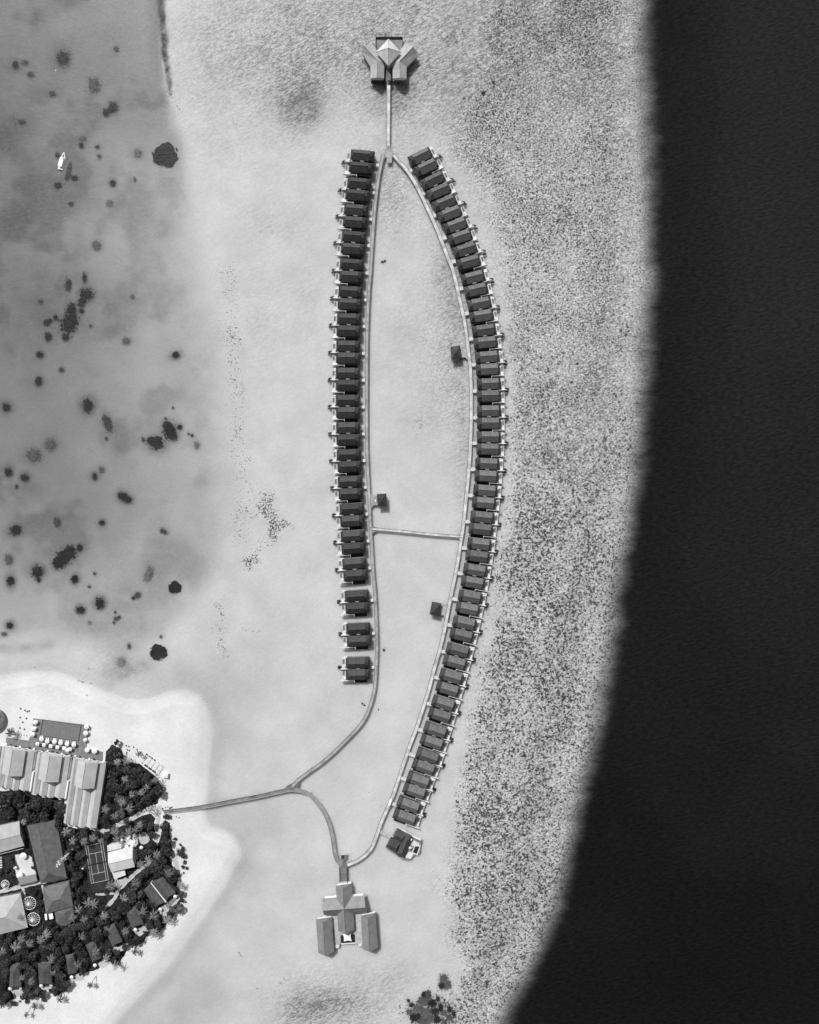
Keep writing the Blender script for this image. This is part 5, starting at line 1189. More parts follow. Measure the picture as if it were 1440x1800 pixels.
for c, nm in BG:
    q = [c[1], c[2], c[3], c[0]]
    t = house('bungalow', 'dark-roofed beach bungalow among palms, %s from the left' % nm if nm != 'first' else 'leftmost dark-roofed beach bungalow among the palms', 'bungalow', q, 4.1, 6.1, 'bungalow_thatch', .25, .12, group='beach bungalows')
    e = (Vector(c[2]) * .62 + Vector(c[3]) * .38); d2 = ((Vector(c[2]) + Vector(c[3])) / 2 - (Vector(c[0]) + Vector(c[1])) / 2).normalized(); s2 = Vector((-d2.y, d2.x))
    qq = [e + s2 * -4 + d2 * .8, e + s2 * 4.6 + d2 * .8, e + s2 * 4.6 + d2 * 3.6, e + s2 * -4 + d2 * 3.6]
    MB().prism([tuple(p)[:2] for p in px(qq, GZ)], GZ, GZ + .5).build('plunge_tub', 'dark_timber', t); BLOCK.append([tuple(v) for v in qq])

# ------------------------------------------------------------------ vegetation
LAND = [('the pool deck', 112, 1300), ('the longest lodge', 165, 1405), ('the leftmost lodge', 30, 1360), ('the middle lodge', 92, 1370), ('the beach pergola', 264, 1344), ('the island end of the jetty', 290, 1428), ('the tennis court', 170, 1520), ('the clubhouse', 213, 1512), ('the garden pool', 254, 1473), ('the double bungalow', 281, 1567), ('the sixth bungalow', 236, 1612),
        ('the fifth bungalow', 199, 1643), ('the fourth bungalow', 165, 1673), ('the third bungalow', 125, 1695), ('the second bungalow', 79, 1712), ('the leftmost bungalow', 26, 1716), ('the dark hall', 82, 1500), ('the mid-grey hall', 101, 1577), ('the lower wheel pergola', 58, 1616), ('the pale reception hall', 12, 1606), ('the octagonal annex', 113, 1610), ('the paved courtyard', 45, 1522), ('the service building', 12, 1470)]
NAMED = {}
def place_label(desc, x, y, lands, store=[]):
    nm, lx, ly = min(lands, key=lambda l: (l[1] - x) ** 2 + (l[2] - y) ** 2)
    dx, dy = x - lx, y - ly
    d = ('right of' if dx > 0 else 'left of') if abs(dx) > abs(dy) else ('below' if dy > 0 else 'above')
    return (desc, d, nm, math.hypot(dx, dy))
PENDING = []
def later(o, desc, cat, group, x, y, lands):
    o['category'] = cat; o['group'] = group
    PENDING.append((o,) + place_label(desc, x, y, lands))
def settle():
    by = {}
    for r in PENDING: by.setdefault(r[1:4], []).append(r)
    for (desc, d, nm), rs in by.items():
        rs.sort(key=lambda r: r[4])
        for i, r in enumerate(rs):
            r[0]['label'] = '%s %s %s' % (desc, d, nm) + ('' if len(rs) == 1 else ', nearest to it' if i == 0 else ', farthest from it' if i == len(rs) - 1 else ', %s nearest' % ordinal(i + 1))
    PENDING.clear()

def palm_crown(seed, n=20, dark=False):
    r = random.Random(seed); V = []; F = []
    for k in range(n):
        a = 2 * math.pi * k / n * 1.0 + r.uniform(-.2, .2); el = r.uniform(-.05, .6); Lf = r.uniform(.75, 1.15) * 4.1
        segs = 7; prev = None; p = Vector((0, 0, 0)); pitch = el
        side = Vector((-math.sin(a), math.cos(a), 0)); rib = []
        for i in range(segs + 1):
            rib.append(p.copy()); d = Vector((math.cos(a) * math.cos(pitch), math.sin(a) * math.cos(pitch), math.sin(pitch))); p = p + d * Lf / segs; pitch -= r.uniform(.17, .3)
        for i in range(segs):
            w = (.7 if dark else .48) * math.sin(math.pi * min(.97, (i + .9) / (segs + .6))) + .06
            q0, q1 = rib[i], rib[i + 1]; dr = (q1 - q0).normalized()
            for s in (-1, 1):
                for h in (0, .5):
                    b0 = q0 + (q1 - q0) * h; b1 = q0 + (q1 - q0) * (h + .5)
                    tip = b0 + side * s * w * r.uniform(.8, 1.15) + dr * w * .55 + Vector((0, 0, -w * .42))
                    n0 = len(V); V += [tuple(b0), tuple(b1), tuple(tip)]; F.append((n0, n0 + 1, n0 + 2))
    for k in range(6):
        a = r.uniform(0, 6.28); c = Vector((math.cos(a) * .3, math.sin(a) * .3, -.3)); n0 = len(V)
        V += [tuple(c + Vector(o) * .22) for o in ((1, 0, 0), (-1, 0, 0), (0, 1, 0), (0, -1, 0), (0, 0, 1), (0, 0, -1))]
        F += [tuple(n0 + i for i in f) for f in ((0, 2, 4), (2, 1, 4), (1, 3, 4), (3, 0, 4), (2, 0, 5), (1, 2, 5), (3, 1, 5), (0, 3, 5))]
    me = bpy.data.meshes.new('crown'); me.from_pydata(V, [], F); me.materials.append(MATS['palm_frond_dark' if dark else 'palm_frond'])
    return me
PCROWN = [palm_crown(100 + i, 11 + i) for i in range(5)]; PDARK = [palm_crown(200 + i, 14 + i, True) for i in range(3)]
def trunk_mesh(off, h):
    mb = MB(); n = 6; pts = []
    for i in range(n + 1):
        t = i / n; pts.append((off[0] * t ** 1.6, off[1] * t ** 1.6, h * t))
    mb.path_tube(pts, [.26 - .12 * i / n for i in range(n + 1)], 7); return mb.mesh('trunk', 'bark', smooth=True)
TRUNKS = {}
def palm(x, y, rpx, dark=False, h=None, lean=None, desc=None):
    h = h or R.uniform(5.8, 8.6)
    c = P(x, y, GZ + h)
    off = lean or (R.choice((-1.2, -.6, .5, 1.1)), R.choice((-1.0, .2, 1.0)))
    key = (round(off[0], 1), round(off[1], 1), round(h))
    if key not in TRUNKS: TRUNKS[key] = trunk_mesh(key[:2], 10)
    root = Vector((c.x - off[0], c.y - off[1], GZ))
    t = thing('palm_tree', 'x', 'palm', root)
    o = bpy.data.objects.new('trunk', TRUNKS[key]); COL.objects.link(o); o.parent = t; o.scale = (1, 1, h / 10)
    o = bpy.data.objects.new('crown', R.choice(PDARK if dark else PCROWN)); COL.objects.link(o); o.parent = t; o.location = (off[0], off[1], h); o.rotation_euler.z = R.uniform(0, 6.28); k = rpx * M / 3.7 * R.uniform(.95, 1.08); o.scale = (k, k, k * R.uniform(.85, 1.1))
    later(t, desc or ('dark coconut palm on open sand' if dark else 'coconut palm with pale starry crown'), 'palm', 'palms on open sand' if dark else 'coconut palms of the island', x, y, LAND)
    return t
PALMS = [(219, 1371, 9), (273, 1372, 8.5), (184.5, 1424, 9), (202, 1436, 9.5), (264.5, 1425, 9), (222, 1339, 10), (206, 1340, 8), (249, 1394, 8), (227.5, 1422, 9), (200, 1463, 9), (237.5, 1459, 8), (245, 1451, 8), (116, 1462, 10.5), (126.6, 1479, 8.5), (147, 1480, 8.5), (41, 1445.6, 7.5), (162.6, 1474, 9), (177, 1480, 7), (203.6, 1464, 9), (204.5, 1476, 8), (226, 1464, 8.5), (260, 1513, 9.5), (246.7, 1521, 9), (276, 1504, 9.5), (238, 1553, 11), (194, 1559, 11), (217.5, 1580, 10), (183, 1611, 9), (251, 1603, 9.5), (270, 1611, 11), (294, 1618, 10), (270, 1642, 9.5), (296.7, 1536, 10), (316, 1557, 8), (220, 1639, 9), (148, 1617, 9), (138, 1600, 9.5), (155, 1589, 11), (143, 1648, 10), (167.5, 1675, 9.5), (136, 1697.5, 8.5), (127.5, 1615, 9.5), (186, 1685, 9), (202.5, 1699, 9), (271, 1640, 8), (4, 1674, 9), (28, 1665.5, 11), (36.7, 1652, 9), (51, 1660, 10), (71, 1653, 10), (81, 1643, 10), (89, 1686.7, 9.5), (54, 1726.7, 9), (38, 1720, 7), (93, 1712, 6.5), (165, 1590, 9), (258, 1385, 7), (232, 1398, 8), (214, 1412, 9), (34, 1613, 8)]
for x, y, r in PALMS: palm(x, y, r)
for x, y, r, ln_ in ((17.5, 1288, 10, (.4, .3)), (237, 1674, 7.5, (.6, -1.0)), (158, 1732.5, 6.5, (-1.6, -2.6)), (105, 1758, 8, (.3, -1.5)), (61, 1770, 7.5, (-1.2, -3.2)), (45.5, 1785.5, 6, (-2.4, -4.6)), (4.5, 1767, 7.5, (.2, -1.2)), (244, 1326, 7, (.3, .2))): palm(x, y, r, True, 5.5, ln_)

def broad_crown(seed, n=620, mname='leaf_dark', lumpy=5):
    r = random.Random(seed); V = []; F = []
    lobes = [(Vector((r.uniform(-.62, .62), r.uniform(-.62, .62), r.uniform(-.1, .4))), r.uniform(.26, .44)) for _ in range(lumpy)] + [(Vector((0, 0, .05)), .6)]
    for k in range(n):
        c, rad = r.choice(lobes)
        d = Vector((r.gauss(0, 1), r.gauss(0, 1), r.gauss(.35, .8))).normalized()
        p = c + Vector((d.x, d.y, d.z * .72)) * rad * r.uniform(.72, 1.08)
        nrm = (d + Vector((r.gauss(0, .45), r.gauss(0, .45), r.gauss(.2, .4)))).normalized()
        u = nrm.orthogonal().normalized(); u = (Matrix.Rotation(r.uniform(0, 6.28), 3, nrm) @ u); w = nrm.cross(u); s = r.uniform(.09, .2)
        n0 = len(V); V += [tuple(p + u * s), tuple(p + w * s * .62), tuple(p - u * s), tuple(p - w * s * .62)]; F.append((n0, n0 + 1, n0 + 2, n0 + 3))
    me = bpy.data.meshes.new('crown'); me.from_pydata(V, [], F); me.materials.append(MATS[mname]); return me
BCROWN = [broad_crown(300 + i, 420 + 30 * i, 'leaf_dark', 7 + i % 4) for i in range(6)]; BGREY = [broad_crown(400 + i, 420, 'leaf_grey', 8) for i in range(2)]
tk = MB(); tk.path_tube([(0, 0, -.2), (.1, .05, 1.2), (.05, 0, 2.2)], [.3, .24, .2], 7)
for a in range(4): tk.path_tube([(.05, 0, 2.0), (math.cos(a * 1.6) * .9, math.sin(a * 1.6) * .9, 3.2), (math.cos(a * 1.6 + .2) * 1.5, math.sin(a * 1.6 + .2) * 1.5, 4.2)], [.16, .11, .05], 5)
BTRUNK = tk.mesh('trunk', 'bark')
def broad(x, y, rpx, grey=False, low=False):
    r = rpx * M; h = (r * .55 + .4) if low else R.uniform(1.7, 3.2) + r * .35
    c = P(x, y, GZ + h); t = thing('shrub' if low else 'broadleaf_tree', 'x', 'shrub' if low else 'tree', Vector((c.x, c.y, GZ)))
    o = bpy.data.objects.new('trunk', BTRUNK); COL.objects.link(o); o.parent = t; o.scale = (r / 3, r / 3, h / 4.2 * (.8 if not low else .6))
    o = bpy.data.objects.new('crown', R.choice(BGREY if grey else BCROWN)); COL.objects.link(o); o.parent = t; o.location = (0, 0, h); o.rotation_euler.z = R.uniform(0, 6.28); k = r * 1.12; o.scale = (k, k * R.uniform(.85, 1.1), k * R.uniform(.75, 1.0))
    later(t, 'low dark shrub' if low else 'grey-leaved spreading tree' if grey else ('large' if rpx > 11 else 'small' if rpx < 8.6 else 'rounded') + ' dark broadleaf tree', 'shrub' if low else 'tree', 'shrubs of the island' if low else 'broadleaf trees of the island', x, y, LAND)
TREES = [(200, 1327, 12), (192, 1345, 8), (206, 1306, 5.5), (197, 1362, 10), (210, 1353, 9), (195, 1378, 13), (216, 1388, 13), (240, 1362, 13), (258, 1375, 13), (274, 1394, 11), (240, 1402, 13), (260, 1408, 12), (208, 1405, 12), (192, 1400, 10), (226, 1352, 11), (246, 1419, 9), (181, 1440, 8), (222, 1446, 7), (279, 1382, 7.5), (188, 1450, 7), (232, 1376, 11), (224, 1412, 10), (212, 1428, 9),
         (14, 1408, 15), (38, 1406, 15), (32, 1398, 9), (62, 1412, 15), (86, 1417, 14), (105, 1420, 12), (101, 1440, 12), (47, 1428, 13), (20, 1430, 11), (76, 1436, 12), (98, 1456, 10), (112, 1472, 9), (122, 1500, 9), (128, 1527, 9), (133, 1549, 9), (140, 1572, 9), (136, 1588, 8), (141, 1507, 8.5), (137, 1535, 8.5), (126, 1575, 7), (150, 1465, 9), (136, 1470, 9), (132, 1488, 8), (170, 1466, 8), (186, 1470, 7.5), (2, 1432, 10), (60, 1440, 10), (88, 1450, 9), (125, 1462, 8),
         (226, 1454, 7), (247, 1459, 8), (263, 1451, 8.5), (268, 1468, 7), (255, 1447, 7.5), (291, 1452, 8), (291, 1466, 8.5), (291, 1481, 9), (290, 1495, 8.5), (297, 1501, 7.5), (285, 1511, 8.5), (268, 1487, 8), (262, 1498, 8), (252, 1503, 7), (275, 1521, 10.5), (290, 1529, 10.5), (301, 1545, 9), (279, 1535, 9), (306, 1532, 7), (318, 1571, 5.5), (319, 1582, 5), (309, 1597, 10), (301, 1606, 8), (256, 1536, 10), (246, 1541, 8), (264, 1528, 7), (231, 1566, 10), (246, 1574, 10.5), (232, 1581, 9), (213, 1600, 9), (205, 1613, 9.5), (195, 1605, 8.5), (246, 1589, 9), (259, 1611, 9.5), (262, 1626, 9), (276, 1626, 8.5), (281, 1633, 7), (241, 1651, 9), (227, 1649, 8), (233, 1658, 7),
         (188, 1641, 7), (177, 1646, 8.5), (170, 1639, 8.5), (160, 1626, 9), (150, 1630, 9.5), (140, 1630, 8.5), (130, 1641, 9.5), (175, 1620, 8.5), (165, 1606, 8.5), (120, 1650, 10), (104, 1650, 10.5), (90, 1661, 9.5), (75, 1670, 9.5), (60, 1681, 9), (45, 1685, 9), (100, 1674, 9), (108, 1690, 9), (48, 1701, 9), (56, 1711, 9), (101, 1701, 8.5), (105, 1716, 9.5), (98, 1740, 8.5), (111, 1736, 8.5), (118, 1728, 7), (146, 1709, 7), (150, 1692, 8.5), (190, 1676, 8), (205, 1675, 7), (200, 1689, 7.5), (9, 1691, 9), (7, 1711, 9), (4, 1731, 9), (11, 1750, 9.5), (3, 1756, 8), (48, 1743, 10.5), (62, 1744, 10.5), (75, 1747, 7.5), (40, 1751, 6.5), (15, 1656, 9), (30, 1682, 8.5), (55, 1645, 9), (70, 1635, 9), (85, 1630, 8), (42, 1644, 8), (15, 1676, 8), (3, 1650, 8), (20, 1642, 7), (98, 1635, 9), (112, 1638, 8.5), (128, 1630, 8), (136, 1662, 9), (118, 1667, 8.5), (146, 1674, 8), (135, 1655, 7), (180, 1598, 8), (158, 1600, 7.5), (148, 1580, 7), (222, 1595, 7), (268, 1590, 7.5), (258, 1597, 7), (214, 1625, 6), (218, 1665, 6), (35, 1700, 6), (46, 1668, 8), (24, 1683, 7), (166, 1648, 7), (190, 1622, 7.5)]
for x, y, r in TREES: broad(x, y, r, grey=(x, y) in ((208, 1405), (62, 1744), (309, 1597), (212, 1428)))
for x, y, r in ((307.5, 1475, 3.6), (317.5, 1484.5, 2.6), (315, 1499, 6), (322, 1503, 5.5), (323, 1493, 4.5), (323, 1514.5, 4), (322, 1523.5, 3.2), (327.5, 1526, 3), (322.5, 1534.5, 2), (291, 1436, 4.5), (297, 1436, 4.5), (62, 1570, 6), (54, 1565, 5.5), (66, 1604, 5), (69, 1590, 5), (19, 1518, 7.5), (11, 1528, 5.5), (22, 1537, 6), (14, 1512, 6), (59, 1502, 5), (50, 1496.5, 4), (44, 1480, 4), (24, 1762.5, 5.5), (46, 1760, 4.5), (78, 1756, 4.5), (35, 1760, 2), (57, 1526, 3.2), (70, 1575, 4.5), (20, 1581, 3.2), (10, 1579, 3.2), (30, 1577, 3), (2, 1532, 6), (255, 1640, 4), (186, 1570, 4), (313, 1540, 4.5), (318, 1592, 3)): broad(x, y, r, low=True)
settle()
# bordered rocks by the jetty
def rock(x, y, r, lab):
    bm = bmesh.new(); bmesh.ops.create_icosphere(bm, subdivisions=2, radius=1)
    for v in bm.verts: v.co *= R.uniform(.8, 1.15); v.co.z *= .6
    me = bpy.data.meshes.new('rock'); bm.to_mesh(me); bm.free(); me.materials.append(MATS['rock'])
    ob = bpy.data.objects.new('rock', me); COL.objects.link(ob); ob.location = P(x, y, GZ + .1); ob.scale = (r * M,) * 3
    return tag(ob, lab, 'rock', 'rocks beside the jetty')
for i, (x, y, r) in enumerate([(286, 1421.5, 1.6), (287.5, 1425, 1.5), (291, 1419.5, 1.2), (295, 1418.6, 1.0), (299, 1420.5, 1.8), (302, 1419, 1.5), (310, 1436, 1.1), (315, 1437.4, 1.1)]): rock(x, y, r, 'dark rock at the island end of the jetty, %s from the left' % ordinal(i + 1))

# undergrowth: leaf clumps between the trees
def undergrowth():
    V = []; F = []
    bb = [(min(a for a, b in q), max(a for a, b in q), min(b for a, b in q), max(b for a, b in q), q) for q in BLOCK]
    for poly, n in ((GROVE1, 7000), (GROVE2, 19000)):
        x0, x1 = max(-8, min(a for a, b in poly)), max(a for a, b in poly); y0, y1 = min(b for a, b in poly), max(b for a, b in poly); k = 0
        while k < n:
            x, y = R.uniform(x0, x1), R.uniform(y0, y1)
            k += 1
            if not inpoly((x, y), poly): continue
            if any(a <= x <= b and c <= y <= d and inpoly((x, y), q) for a, b, c, d, q in bb): continue
            den = vn(np.array([x]), np.array([y]), 9, 3)[0]
            if R.random() > .35 + den: continue
            hh = .3 + 2.4 * den * R.random(); p = P(x, y, GZ) + Vector((0, 0, hh)); s = R.uniform(.28, .62)
            nrm = Vector((R.gauss(0, .5), R.gauss(0, .5), 1)).normalized(); u = Matrix.Rotation(R.uniform(0, 6.28), 3, nrm) @ nrm.orthogonal().normalized(); w = nrm.cross(u)
            n0 = len(V); V += [tuple(p + u * s), tuple(p + w * s * .55), tuple(p - u * s), tuple(p - w * s * .55)]; F.append((n0, n0 + 1, n0 + 2, n0 + 3))
    me = bpy.data.meshes.new('undergrowth'); me.from_pydata(V, [], F); me.materials.append(MATS['undergrowth_leaf'])
    ob = bpy.data.objects.new('undergrowth', me); COL.objects.link(ob); ob['kind'] = 'stuff'; tag(ob, 'dense dark undergrowth filling the grove between the buildings', 'undergrowth')
undergrowth()

# ------------------------------------------------------------------ coral
def coral_mesh(seed, soft):
    """a clump of coral lumps, tight in the middle and loosening outwards"""
    r = random.Random(seed); bm = bmesh.new()
    n = 230 if soft else 150
    for k in range(n):
        a = r.uniform(0, 6.28); q = abs(r.gauss(0, .56 if soft else .55)); q = min(q, 1.25 if soft else 1.0); s = r.uniform(.06, .17) * (1.3 - .75 * q)
        ret = bmesh.ops.create_icosphere(bm, subdivisions=1, radius=s)
        for v in ret['verts']: v.co = v.co * r.uniform(.8, 1.2) + Vector((math.cos(a) * q, math.sin(a) * q, .35 * (1 - q)))
    ret = bmesh.ops.create_icosphere(bm, subdivisions=3, radius=.93 if not soft else .56)
    for v in ret['verts']:
        th = math.atan2(v.co.y, v.co.x); w = 1 + .09 * math.sin(3 * th + seed) + .06 * math.sin(5 * th + seed * 2) + .05 * math.sin(11 * th + seed * 3) + r.uniform(-.05, .05); v.co.x *= w; v.co.y *= w; v.co.z *= .5
    me = bpy.data.meshes.new('coral_head'); bm.to_mesh(me); bm.free(); return me
CMESH = {}
def coral(x, y, rx, ry=None, ang=0, tone='coral_dark', soft=True, group='coral heads in the lagoon', lands=None, desc=None):
    ry = ry or rx
    k = (R.randrange(6), soft, tone); asp = R.uniform(.78, 1.2) if soft else 1
    if k not in CMESH: CMESH[k] = coral_mesh(k[0] + 10 * soft, soft); CMESH[k].materials.append(MATS[tone])
    ob = bpy.data.objects.new('coral_head', CMESH[k]); COL.objects.link(ob)
    ob.location = P(x, y, 0); zz = TERR(x, y); ob.location.z = min(zz + .55, -.5); ob.scale = (rx * M * 1.05 * asp, ry * M * 1.05 / asp, max(.3, min(min(rx, ry) * M * .4, (-.12 - ob.location.z) / .6))); ob.rotation_euler.z = math.radians(-ang)
    later(ob, desc or {'coral_dark': 'dark', 'coral_mid': 'grey', 'coral_pale': 'faint'}[tone] + (' large' if max(rx, ry) > 11 else ' small' if max(rx, ry) < 5.2 else '') + ' coral patch', 'coral', group, x, y, lands or CL)
def TERR(x, y):
    a = np.array([float(x)]); b = np.array([float(y)]); d_is, d_lg, d_oc, lag, deep, oc = common(a, b); return float(-(0.75 + 3.5 * lag[0] + 3.5 * deep[0]))
CL = [('the speedboat', 111, 284), ('the mooring buoy', 98, 124), ('the big black round coral head', 288, 269), ('the largest ragged coral patch', 117, 564), ('the pale beach', 60, 1180), ('the twin coral heads', 285, 766), ('the spiky round coral head', 278, 1147)]
coral(288, 269, 21.5, 22, 0, 'coral_dark', False, desc='big black round sharp-edged coral head'); coral(278, 1147, 15, 14, 0, 'coral_dark', False, desc='spiky round coral head'); coral(306, 1033, 11.5, 11, 0, 'coral_dark', False, desc='round coral head with a pale centre')
for q in CORAL_DARK:
    x, y, rx = q[:3]; ry = q[3] if len(q) > 3 else rx; an_ = q[4] if len(q) > 4 else 0
    if x > 600: continue
    coral(x, y, rx, ry, an_)
for q in CORAL_MID:
    x, y, rx = q[:3]; coral(x, y, rx, q[3] if len(q) > 3 else rx, q[4] if len(q) > 4 else 0, 'coral_mid')
for q in CORAL_PALE:
    x, y, rx = q[:3]; coral(x, y, rx, q[3] if len(q) > 3 else rx, q[4] if len(q) > 4 else 0, 'coral_pale')
RLD = [('the crossing footbridge', 730, 936), ('the cross-shaped spa hall', 606, 1598), ('the Y-shaped top pavilion', 683, 92), ('the large lone villa', 705, 1482), ('the lowest gazebo', 765, 1070), ('the bend of the left boardwalk', 655, 1225), ('the top of the left row', 660, 440)]
for x, y, r in ((672.3, 460, 3), (676.6, 458.5, 2.6), (675, 1143, 2.8), (637, 1237, 2.2), (640.5, 1240, 2), (665.4, 1247.5, 1.6), (868, 144, 3.6), (850, 163, 4.2), (816, 172, 2.2), (787, 64, 2), (780, 1722, 10), (787, 1733, 9), (777, 1734, 8), (752, 1752, 10), (742, 1762, 11), (760, 1765, 9), (733, 1775, 11), (748, 1780, 12), (765, 1778, 9), (727, 1790, 10), (742, 1796, 11), (780, 1782, 7), (723, 1768, 5), (718, 1760, 3.5), (755, 1793, 10), (768, 1793, 9), (735, 1788, 8), (775, 1772, 8), (790, 1775, 7), (790, 1790, 8), (720, 1780, 7), (745, 1750, 6), (770, 1757, 6), (798, 1783, 6)):
    coral(x, y, r, tone='coral_dark' if r < 5 or int(x + y) % 2 else 'coral_mid', group='coral heads of the reef flat', lands=RLD)
settle()
# coral rubble: countless dark lumps over the reef flat
def rubble(n=15000):
    xs = rng.uniform(800, 1130, n * 3); ys = rng.uniform(0, 1800, n * 3)
    RL_Y = [0, 100, 200, 260, 330, 450, 600, 800, 1000, 1200, 1300, 1400, 1500, 1560, 1640, 1700, 1800]; RL_X = [905, 890, 860, 850, 865, 885, 905, 905, 895, 850, 825, 800, 790, 780, 800, 815, 790]
    dd = xs - np.interp(ys, EY, EX); ok = (xs > np.interp(ys, RL_Y, RL_X)) & (dd < -8)
    ok &= rng.random(len(xs)) < (0.2 + 0.6 * sstep(300, 1100, ys)) * np.clip(2.2 * (fbm(xs, ys, 40, 41) - 0.32), 0.03, 1)
    xs, ys = xs[ok][:n], ys[ok][:n]; n = len(xs)
    r = (0.35 + 1.15 * rng.random(n) ** 3) * 0.62
    base = np.array([(1, 0, 0), (-.5, .87, 0), (-.5, -.87, 0), (.55, .6, .3), (-.8, 0, .35), (.4, -.7, .3), (0, 0, .75)])
    fc = np.array([(0, 3, 6), (3, 1, 6), (1, 4, 6), (4, 2, 6), (2, 5, 6), (5, 0, 6)])
    an_ = rng.uniform(0, 6.28, n); ca, sa = np.cos(an_), np.sin(an_); jit = rng.uniform(.65, 1.35, (n, 7, 1)); b = base[None] * jit
    X = (xs - 720) * M; Y = (900 - ys) * M
    co = np.stack([X[:, None] + r[:, None] * (b[..., 0] * ca[:, None] - b[..., 1] * sa[:, None]), Y[:, None] + r[:, None] * (b[..., 0] * sa[:, None] + b[..., 1] * ca[:, None]), -0.85 + np.minimum(r[:, None] * b[..., 2], .6)], -1).reshape(-1, 3)
    F = (fc[None] + (np.arange(n) * 7)[:, None, None]).reshape(-1, 3)
    me = bpy.data.meshes.new('coral_rubble'); me.from_pydata(co.tolist(), [], F.tolist()); me.materials.append(MATS['rubble'])
    ob = bpy.data.objects.new('coral_rubble', me); COL.objects.link(ob); ob['kind'] = 'stuff'; tag(ob, 'dark coral rubble strewn over the pale reef flat beside the deep sea', 'coral rubble')
rubble()

# ------------------------------------------------------------------ people
def body(pose):
    if pose == 'stand':
        J = dict(pel=(0, 0, .95), ch=(0, 0, 1.32), nk=(0, 0, 1.5), hd=(0, .02, 1.64), tp=(0, .02, 1.76), ls=(-.2, 0, 1.42), le=(-.27, .02, 1.14), lh=(-.25, .1, .88), rs=(.2, 0, 1.42), re=(.27, -.03, 1.14), rh=(.28, .05, .88), lk=(-.11, .12, .5), lf=(-.12, .05, .06), lt=(-.12, .22, .03), rk=(.11, .0, .5), rf=(.12, -.16, .06), rt=(.12, .02, .03))
    else:
        J = dict(pel=(0, 0, .02), ch=(0, .38, .03), nk=(0, .56, .05), hd=(0, .7, .08), tp=(0, .82, .08), ls=(-.2, .48, .02), le=(-.42, .66, -.02), lh=(-.3, .92, -.03), rs=(.2, .48, .02), re=(.45, .4, -.02), rh=(.62, .58, -.03), lk=(-.14, -.45, -.02), lf=(-.12, -.88, .0), lt=(-.12, -1.02, -.02), rk=(.14, -.42, -.06), rf=(.16, -.84, .02), rt=(.16, -.98, .0))
    names = list(J); E = [('pel', 'ch'), ('ch', 'nk'), ('nk', 'hd'), ('hd', 'tp'), ('ch', 'ls'), ('ls', 'le'), ('le', 'lh'), ('ch', 'rs'), ('rs', 're'), ('re', 'rh'), ('pel', 'lk'), ('lk', 'lf'), ('lf', 'lt'), ('pel', 'rk'), ('rk', 'rf'), ('rf', 'rt')]
    rad = dict(pel=.15, ch=.15, nk=.06, hd=.1, tp=.075, ls=.07, le=.045, lh=.035, rs=.07, re=.045, rh=.035, lk=.065, lf=.045, lt=.035, rk=.065, rf=.045, rt=.035)
    me = bpy.data.meshes.new('skel'); me.from_pydata([J[k] for k in names], [(names.index(a), names.index(b)) for a, b in E], [])
    ob = bpy.data.objects.new('skel', me); COL.objects.link(ob)
    sk = ob.modifiers.new('skin', 'SKIN'); ss = ob.modifiers.new('sub', 'SUBSURF'); ss.levels = 1; ss.render_levels = 1
    for k, v in zip(names, me.skin_vertices[0].data): v.radius = (rad[k], rad[k]); v.use_root = k == 'pel'
    dg = bpy.context.evaluated_depsgraph_get(); out = bpy.data.meshes.new_from_object(ob.evaluated_get(dg)); bpy.data.objects.remove(ob)
    out.name = 'body'; out.materials.clear(); out.materials.append(MATS['skin']); out.polygons.foreach_set('use_smooth', [True] * len(out.polygons))
    cl = MB(); hr = MB(); h = Vector(J['hd']); p0 = Vector(J['pel'])
    a = Vector(J['ch']); cl.tube(p0 - (a - p0) * .55, p0 + (a - p0) * .35, .21, .18, 10); hr.tube(h + (Vector(J['tp']) - h) * .1, h + (Vector(J['tp']) - h) * 1.25, .118, .07, 10)
    return out, cl.mesh('shorts', 'cloth_dark'), hr.mesh('hair', 'cloth_dark')
BODY = {k: body(k) for k in ('stand', 'swim')}
def person(x, y, pose, label, group):
    z = 0.02 if pose == 'swim' else min(GZ, max(-.5, .05 * float(sdist(ISLAND, np.array([float(x)]), np.array([float(y)]))[0])))
    t = thing('person', label, 'person', P(x, y, z), group); t.rotation_euler.z = R.uniform(0, 6.28)
    for nm, me in zip(('body', 'shorts', 'hair'), BODY[pose]): o = bpy.data.objects.new(nm, me); COL.objects.link(o); o.parent = t
for i, (x, y) in enumerate([(138.5, 1195), (143.8, 1197), (146.2, 1198.4), (161, 1200.6), (153, 1221)]):
    person(x, y, 'stand', 'person in dark shorts on the beach above the pool, ' + ('%s from left in a group' % ordinal(i + 1) if i < 3 else 'alone right of the group' if i == 3 else 'nearest to the pool'), 'people on the beach')
person(62, 1172, 'stand', 'person in dark shorts at the water line, farther left', 'people at the water line'); person(156.5, 1175, 'stand', 'person in dark shorts wading above the beach group', 'people at the water line')
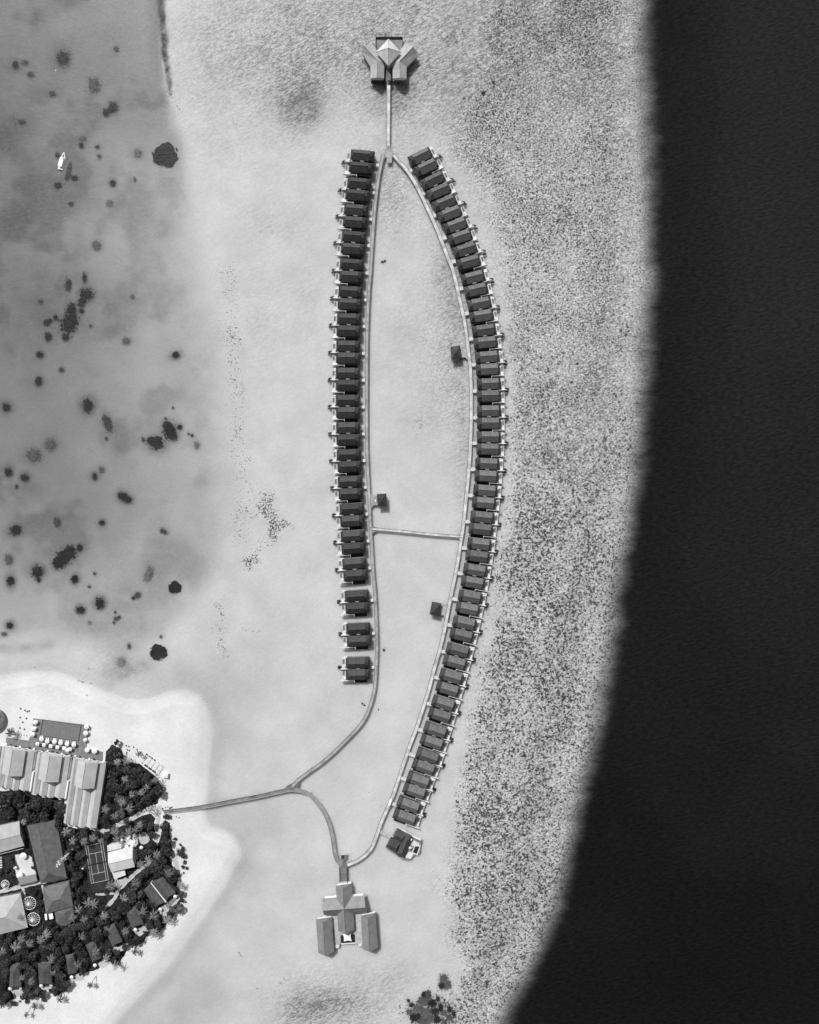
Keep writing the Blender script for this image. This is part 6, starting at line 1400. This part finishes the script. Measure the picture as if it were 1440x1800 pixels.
for x, y, lb in ((420, 1675, 'upper one of two swimmers left of the spa'), (423.5, 1680.5, 'lower one of two swimmers left of the spa'), (499.5, 1720.5, 'upper right swimmer of two below the spa'), (492.5, 1728, 'lower left swimmer of two below the spa'), (452, 1738, 'lone swimmer farthest down the shallow water left of the spa')): person(x, y, 'swim', 'person swimming face down, ' + lb, 'swimmers in the shallows')

# ------------------------------------------------------------------ light, sky, camera
SUN_EL, SUN_AZ = math.radians(51), math.radians(-24)
w = bpy.data.worlds.new('World'); S.world = w; w.use_nodes = True
nt = w.node_tree; nt.nodes.clear()
sky = nt.nodes.new('ShaderNodeTexSky'); sky.sky_type = 'NISHITA'; sky.sun_disc = False
sky.sun_elevation = SUN_EL; sky.sun_rotation = SUN_AZ
bw = nt.nodes.new('ShaderNodeRGBToBW'); bg = nt.nodes.new('ShaderNodeBackground'); bg.inputs[1].default_value = 0.09
wo = nt.nodes.new('ShaderNodeOutputWorld')
nt.links.new(sky.outputs[0], bw.inputs[0]); nt.links.new(bw.outputs[0], bg.inputs[0]); nt.links.new(bg.outputs[0], wo.inputs[0])
ld = bpy.data.lights.new('sun', 'SUN'); ld.energy = 3.8; ld.angle = math.radians(2.5)
lo = bpy.data.objects.new('sun', ld); COL.objects.link(lo)
sd_ = Vector((math.sin(SUN_AZ) * math.cos(SUN_EL), math.cos(SUN_AZ) * math.cos(SUN_EL), math.sin(SUN_EL)))
lo.rotation_euler = sd_.to_track_quat('Z', 'Y').to_euler(); lo.location = (0, 200, 300)
cd = bpy.data.cameras.new('camera'); cam = bpy.data.objects.new('camera', cd); COL.objects.link(cam)
cam.location = (0, 0, H); cam.rotation_euler = (0, 0, 0)
cd.sensor_fit = 'HORIZONTAL'; cd.angle = 2 * math.atan(720 * M / H); cd.clip_start = 1.0; cd.clip_end = 20000
S.camera = cam
S.view_settings.view_transform = 'Standard'; S.view_settings.look = 'None'; S.view_settings.exposure = 0.0; S.view_settings.gamma = 1.0
S.view_settings.use_curve_mapping = False
S.cycles.max_bounces = 6; S.cycles.transparent_max_bounces = 12
